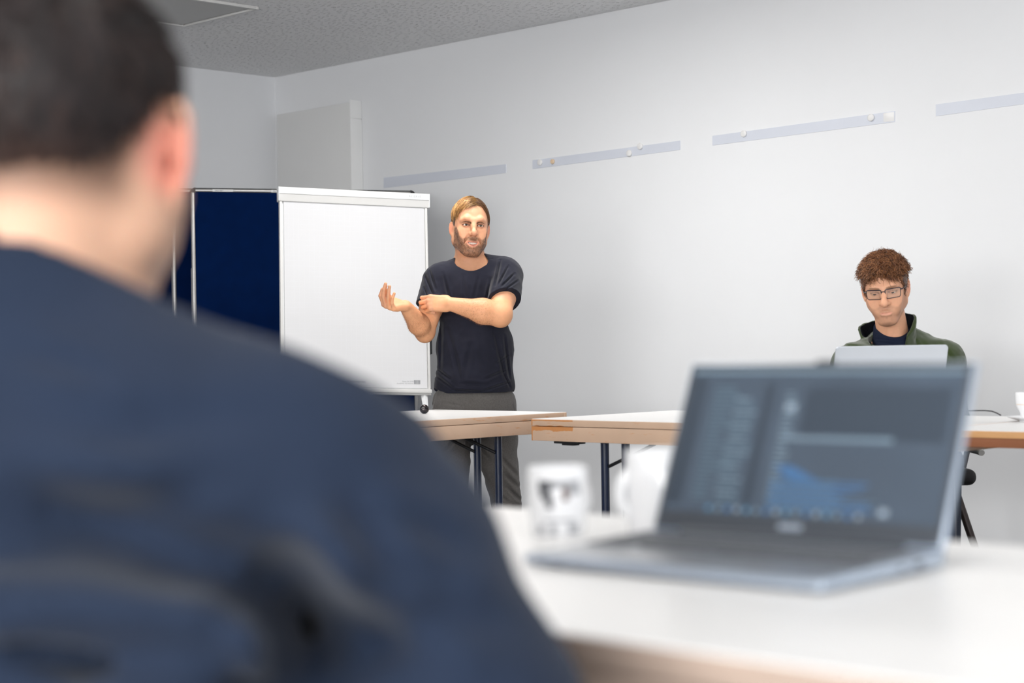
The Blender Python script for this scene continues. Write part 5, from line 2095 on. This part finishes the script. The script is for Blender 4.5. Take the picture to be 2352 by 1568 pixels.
def curls(N, cond, zl_y, zl_z, L0, L1, R0, R1, turns, seed, HF_, M_=14, fall=-.5):
    global rs
    rs = np.random.RandomState(seed)
    r_ = sample_scalp(N, cond)
    _, n = scalp(r_)
    d = n + np.array((0, -.35, .1)) + rs.normal(0, .35, n.shape)
    d /= ln(d)[:, None]
    a = np.cross(d, rs.normal(0, 1, d.shape))
    a /= ln(a)[:, None]
    b = np.cross(d, a)
    L = rs.uniform(L0, L1, N)
    R = rs.uniform(R0, R1, N)
    ph = rs.uniform(0, 6.28, N)
    tn = rs.uniform(*turns, N)
    out = []
    for i in range(M_):
        t = i / (M_ - 1)
        th = ph + t * tn * 6.28
        rr = R * min(1, t * 3)
        p = r_ + n * .002 + d * (L * t)[:, None] + (a * np.cos(th)[:, None] + b * np.sin(th)[:, None]) * rr[:, None]
        p = p + np.array((0, -.15, fall)) * (L * t * t)[:, None]
        out.append(p)
    return np.stack(out, 1)


ab2 = lambda q, m: q[:, 2] > np.interp(q[:, 1], zly2, zlz2) + m
top_c = curls(3000, lambda q: ab2(q, -.002) & (q[:, 2] > .050), zly2, zlz2, .020, .036, .004, .0075, (.8, 1.7), 21, GF, fall=-.35)
fr_c = curls(420, lambda q: ab2(q, -.004) & (q[:, 1] < -.045) & (q[:, 2] > .045), zly2, zlz2, .018, .030, .004, .007, (.7, 1.5), 22, GF, fall=-1.0)
sd_c = curls(1300, lambda q: ab2(q, .0) & (q[:, 2] < .055), zly2, zlz2, .006, .013, .002, .0035, (.5, 1.2), 23, GF, M_=9, fall=-.8)
fly = curls(60, lambda q: ab2(q, .0) & (q[:, 2] > .080), zly2, zlz2, .030, .042, .004, .008, (.8, 1.4), 24, GF, fall=-.2)
pal = ((128, 82, 52), (98, 62, 40), (150, 100, 64), (78, 50, 34), (168, 116, 76), (112, 70, 44))
for (cv_, rd) in ((top_c, .0013), (fr_c, .0011), (sd_c, .0009), (fly, .0006)):
    ci = np.array([srgb(*c_)[:3] for c_ in pal])[np.random.RandomState(3).randint(0, 6, len(cv_))]
    V_, Fq, cc = strand_mesh(GF.world(cv_), rd, 3, .3, ci)
    o = np_mesh('hair_curls', V_, Fq, M_hair, hh_, so, cc)
    o['kind'] = 'stuff'

# chair of the seated man
M_seat = mat('black_seat', srgb(30, 28, 30), rough=0.7, var=0.08)
M_arm = mat('grey_armrest', srgb(186, 184, 180), rough=0.5, var=0.04)
M_cleg = mat('dark_brown_steel', srgb(52, 42, 40), rough=0.4, var=0.06, metal=.3)
cho = np.array([so[0] + .03, DS + .20, 0])
ch = empty('office_chair', tuple(cho), 0)
tag(ch, 'black chair with pale grey armrests under the seated man in green', 'chair')
Z = Sdf()
Z.box((0, 0, .510), (.235, .225, .030), .028, k=0)
Z.ell((0, 0, .500), (.262, .235, .056), k=.02)
V_, Fq = Z.mesh((-.29, -.26, .42), (.29, .26, .58), .008)
np_mesh('seat', V_, Fq, M_seat, ch)
Z = Sdf()
Z.ell((0, .285, .74), (.20, .030, .17), k=0)
Z.ell((0, .235, .74), (.24, .035, .22), '-', k=.01)
Z.cone((0, .27, .50), (0, .30, .72), .022, .022, k=.02)
V_, Fq = Z.mesh((-.24, .20, .46), (.24, .34, .94), .008)
np_mesh('backrest', V_, Fq, M_seat, ch)
for s in (-1, 1):
    ar = MB().tube([(s * .262, .16, .604), (s * .262, -.08, .604), (s * .261, -.16, .602), (s * .260, -.185, .596)], [.016, .017, .016, .011], n=12).build('armrest', M_arm, ch, smooth=True)
    MB().tube([(s * .262, .02, .598), (s * .245, .02, .53), (s * .20, .02, .48)], .011, n=10).build('armrest_post', M_cleg, ar, smooth=True)
    for (y0, y1) in ((-.17, -.25), (.17, .26)):
        MB().tube([(s * .165, y0, .465), (s * .215, y0 * .7 + y1 * .3, .29), (s * .300, y1, .012)], [.014, .014, .012], n=10).build('leg', M_cleg, ch, smooth=True)

# ------------------------------------------------------------------ man in the foreground, seen from behind
M_sweat = mat('navy_sweater', srgb(32, 42, 60), rough=0.9, var=0.06, vscale=12, bump=0.2, bscale=500, sheen=0.1, spec=0.15)
M_hairf = mat('dark_hair', (1, 1, 1, 1), rough=0.55, spec=0.3, var=0.25, vscale=30, attr='Col', bump=0.6, bscale=90, bdist=.004)
DF = 1.26
fo = P(120, 1000, DF)
fo = np.array([fo[0] - .03, fo[1] - .02, 0.0])
fm_ = empty('person', tuple(fo))
tag(fm_, 'dark haired man in navy sweater in the left foreground, seen from behind', 'person', 'people in the meeting room')
RF_ = rotm(4, 0, 169)
ear_ = P(398, 335, DF)
FF = Frame(ear_ - RF_ @ np.array((-.082, .014, -.004)) * 1.04, RF_, 1.04)
S = Sdf()
head_ops(S, FF, jaw=1.0, ear=1.28, eo=.80)
nf = P(100, 800, DF + .0)
S.cone(FF.world((0, .035, -.050)), nf, .058, .064, k=.03)
S.cone(FF.world((-.045, .02, -.07)), nf + np.array([.015, .03, 0]), .022, .024, k=.02)
S.cone(nf, P(560, 1030, DF + .0), .045, .03, k=.02)
S.ell(P(80, 1350, DF), (.16, .10, .20), k=.05)
SHR, ELR = P(705, 1062, DF - .03), P(1085, 1640, DF - .06)
HDR = np.array([-.11, 1.58, .845])
S.chain([SHR + np.array([0, .02, 0]), ELR + np.array([.01, .02, 0]), HDR], [.030, .026, .026], k=.02)
dv = (HDR - ELR)
hand_ops(S, HDR, (dv[0] * .3, 1.0, -.04), (0, .05, -1), 1, [(12, 20, 12)] * 4, scale=.97)
SHL = P(-560, 1010, DF + .16)
ELL_ = SHL + np.array([-.06, .16, -.26])
HDL = np.array([-.42, 1.72, .845])
S.chain([SHL, ELL_, HDL], [.045, .040, .028], k=.03)
hand_ops(S, HDL, (.25, 1.0, -.04), (0, .05, -1), -1, [(12, 20, 12)] * 4, scale=.97)
V_, Fq = S.mesh(fo + np.array([-.50, -.25, .52]), fo + np.array([.52, .90, 1.42]), .0042)
cols = skin_cols(V_, FF, beard=.9, beardcol=(58, 36, 26))
cols = mixc(cols, np.array(srgb(204, 168, 146)[:3]), np.full(len(cols), .65))
q = FF.loc(V_)
de = np.sqrt((np.abs(q[:, 0]) - .085) ** 2 + (q[:, 1] - .02) ** 2 + (q[:, 2] + .012) ** 2)
cols = mixc(cols, np.array(srgb(216, 134, 120)[:3]), .6 * (1 - sst(de, .015, .040)))
# nape hair fading out
nape = sst(q[:, 2], -.062, -.030) * sst(q[:, 1], .03, .06)
cols = mixc(cols, np.array(srgb(60, 42, 34)[:3]), .75 * nape)
b_ = np_mesh('body', V_, Fq, M_skin, fm_, fo, cols)
eyes(FF, fm_, fo)
zly3 = [-.12, -.085, -.070, -.055, -.040, -.028, -.016, -.004, .006, .022, .050, .075, .12]
zlz3 = [.080, .076, .066, .056, .036, .012, -.002, .012, .034, .034, .002, -.034, -.044]
V_, Fq = hair_cap(FF, zly3, zlz3, .0045, .0045)
q = FF.loc(V_)
V_ = V_ + (V_ - FF.world((0, .02, .02))) * (.06 * sst(q[:, 2], .0, .06) * (hashnoise(q, 45, 2) + .5 * hashnoise(q, 110, 4) - .4))[:, None]
ch_ = np.array(srgb(38, 33, 33)[:3])[None] * (.55 + .9 * hashnoise(q * np.array([1, 1, .3]), 80, 3))[:, None]
ch_ = mixc(ch_, np.array(srgb(84, 58, 44)[:3]), .6 * (1 - sst(q[:, 2], -.045, .0)))
hf_ = np_mesh('hair', V_, Fq, M_hairf, fm_, fo, ch_)
rs = np.random.RandomState(9)
abf = lambda q, m: q[:, 2] > np.interp(q[:, 1], zly3, zlz3) + m
r1 = sample_scalp(2600, lambda q: abf(q, .0))
d1 = np.stack([.2 * r1[:, 0], .3 + 0 * r1[:, 0], -.6 + 0 * r1[:, 0]], 1)
s1 = grow(r1, d1, 5, rs.uniform(.003, .006, len(r1)), rs.uniform(.6, 1.1, len(r1)) * (.005 + .010 * sst(r1[:, 2], .03, .09)), np.array((0, 0, -.1)), jitter=.18)
c1 = np.array([srgb(*c_)[:3] for c_ in ((40, 34, 34), (56, 44, 42), (30, 26, 28), (74, 56, 50))])[rs.randint(0, 4, len(r1))]
V_, Fq, cc = strand_mesh(FF.world(s1), .0008, 3, .3, c1)
o = np_mesh('hair_strands', V_, Fq, M_hairf, hf_, fo, cc)
o['kind'] = 'stuff'

T_ = Sdf()
T_.ell(P(60, 1420, DF + .02), (.235, .155, .33), k=0)
T_.cone(P(110, 905, DF + .01), P(610, 1030, DF - .02), .066, .074, k=.05)
T_.cone(P(110, 905, DF + .01), SHL, .066, .074, k=.05)
T_.cone(P(300, 1150, DF - .02), SHR, .10, .072, k=.06)
T_.cone(P(300, 1100, DF - .03), P(620, 1250, DF - .04), .10, .09, k=.06)
T_.chain([SHR, SHR * .5 + ELR * .5, ELR], [.071, .067, .064], k=.05)
T_.chain([ELR, ELR * .2 + HDR * .8], [.064, .046], k=.03)
T_.chain([SHL, ELL_, ELL_ * .2 + HDL * .8], [.074, .064, .046], k=.05)
T_.sph(P(985, 1235, DF - .04), .040, k=.03)
# heavy folds at the side under the arm
T_.chain([P(120, 1290, DF - .175), P(470, 1400, DF - .185), P(720, 1590, DF - .16)], [.036, .056, .050], '-', k=.05)
T_.chain([P(660, 1400, DF - .13), P(720, 1560, DF - .12)], [.036, .050], '-', k=.03)
T_.chain([P(0, 1420, DF - .165), P(420, 1520, DF - .17)], [.020, .030], '+', k=.05)
# ribbed collar
cb, ct = P(92, 820, DF), P(112, 560, DF + .01)
T_.cone(cb, ct, .084, .074, k=.022)
T_.func(lambda p: -((p - P(120, 612, DF).astype(np.float32)) @ (np.array([.40, .30, .86], np.float32) / 1.0)).astype(np.float32), '-', .006, pad=3)
T_.cone(P(100, 700, DF + .005), P(112, 480, DF + .01), .068, .070, '-', k=.006)
T_.disp = folds([
    ((60, 1150), (560, 1290), 60, .020), ((560, 1290), (960, 1500), 60, .026), ((640, 1360), (760, 1560), 60, .040), ((0, 1480), (520, 1530), 55, .020),
    ((640, 1180), (760, 1420), 45, .008), ((800, 1120), (900, 1330), 45, .008), ((240, 1180), (520, 1110), 50, .008), ((900, 1180), (1060, 1260), 30, .007),
    ((300, 980), (620, 960), 40, .003), ((920, 1380), (1150, 1440), 45, .009), ((860, 1300), (1060, 1330), 35, .006), ((40, 800), (240, 870), 24, .005), ((60, 960), (420, 1010), 50, .005)],
    DF + .35, (7, .014))
V_, Fq = T_.mesh(fo + np.array([-.56, -.32, .50]), fo + np.array([.62, .66, 1.24]), .0066)
sw_ = np_mesh('sweater', V_, Fq, M_sweat, fm_, fo)
Q = Sdf()
pel = np.array([fo[0] - .02, fo[1] + .02, .60])
hd = np.array([.707, .707, 0.0])
sd_ = np.array([.707, -.707, 0.0])
Q.ell(pel, (.18, .17, .12), k=0)
ftf = []
for i in (-1, 1):
    kn_ = pel + hd * .46 + sd_ * (.10 * i) + np.array([0, 0, -.02])
    f_ = kn_ + hd * .02 + np.array([0, 0, -.50])
    ftf.append(f_)
    Q.chain([pel + sd_ * (.09 * i), kn_, f_], [.088, .066, .050], k=.03)
V_, Fq = Q.mesh(fo + np.array([-.30, -.26, .02]), fo + np.array([.62, .62, .76]), .010)
np_mesh('trousers', V_, Fq, M_jeans, fm_, fo)
for f_ in ftf:
    Z = Sdf()
    a_ = np.array([f_[0], f_[1], .045])
    Z.cone(a_ - hd * .03, a_ + hd * .17 - np.array([0, 0, .01]), .044, .035, k=0)
    Z.cone(a_, a_ + np.array([0, 0, .07]), .046, .050, k=.02)
    Z.plane((0, 0, 0), (0, 0, -1), '-', .002)
    V_, Fq = Z.mesh(a_ - np.array([.1, .1, .06]), a_ + np.array([.24, .24, .12]), .008)
    np_mesh('shoe', V_, Fq, M_shoe, fm_, fo)

# his chair: the same model as the other one
c2_ = ch.copy()
COL.objects.link(c2_)
c2_.location = (pel[0] - .04, pel[1] - .04, 0)
c2_.rotation_euler = (0, 0, -math.pi / 4)
c2_['label'] = 'black chair under the man in the navy sweater in the foreground'
for k_ in list(ch.children):
    n_ = k_.copy()
    COL.objects.link(n_)
    n_.parent = c2_
    for g_ in k_.children:
        m_ = g_.copy()
        COL.objects.link(m_)
        m_.parent = n_
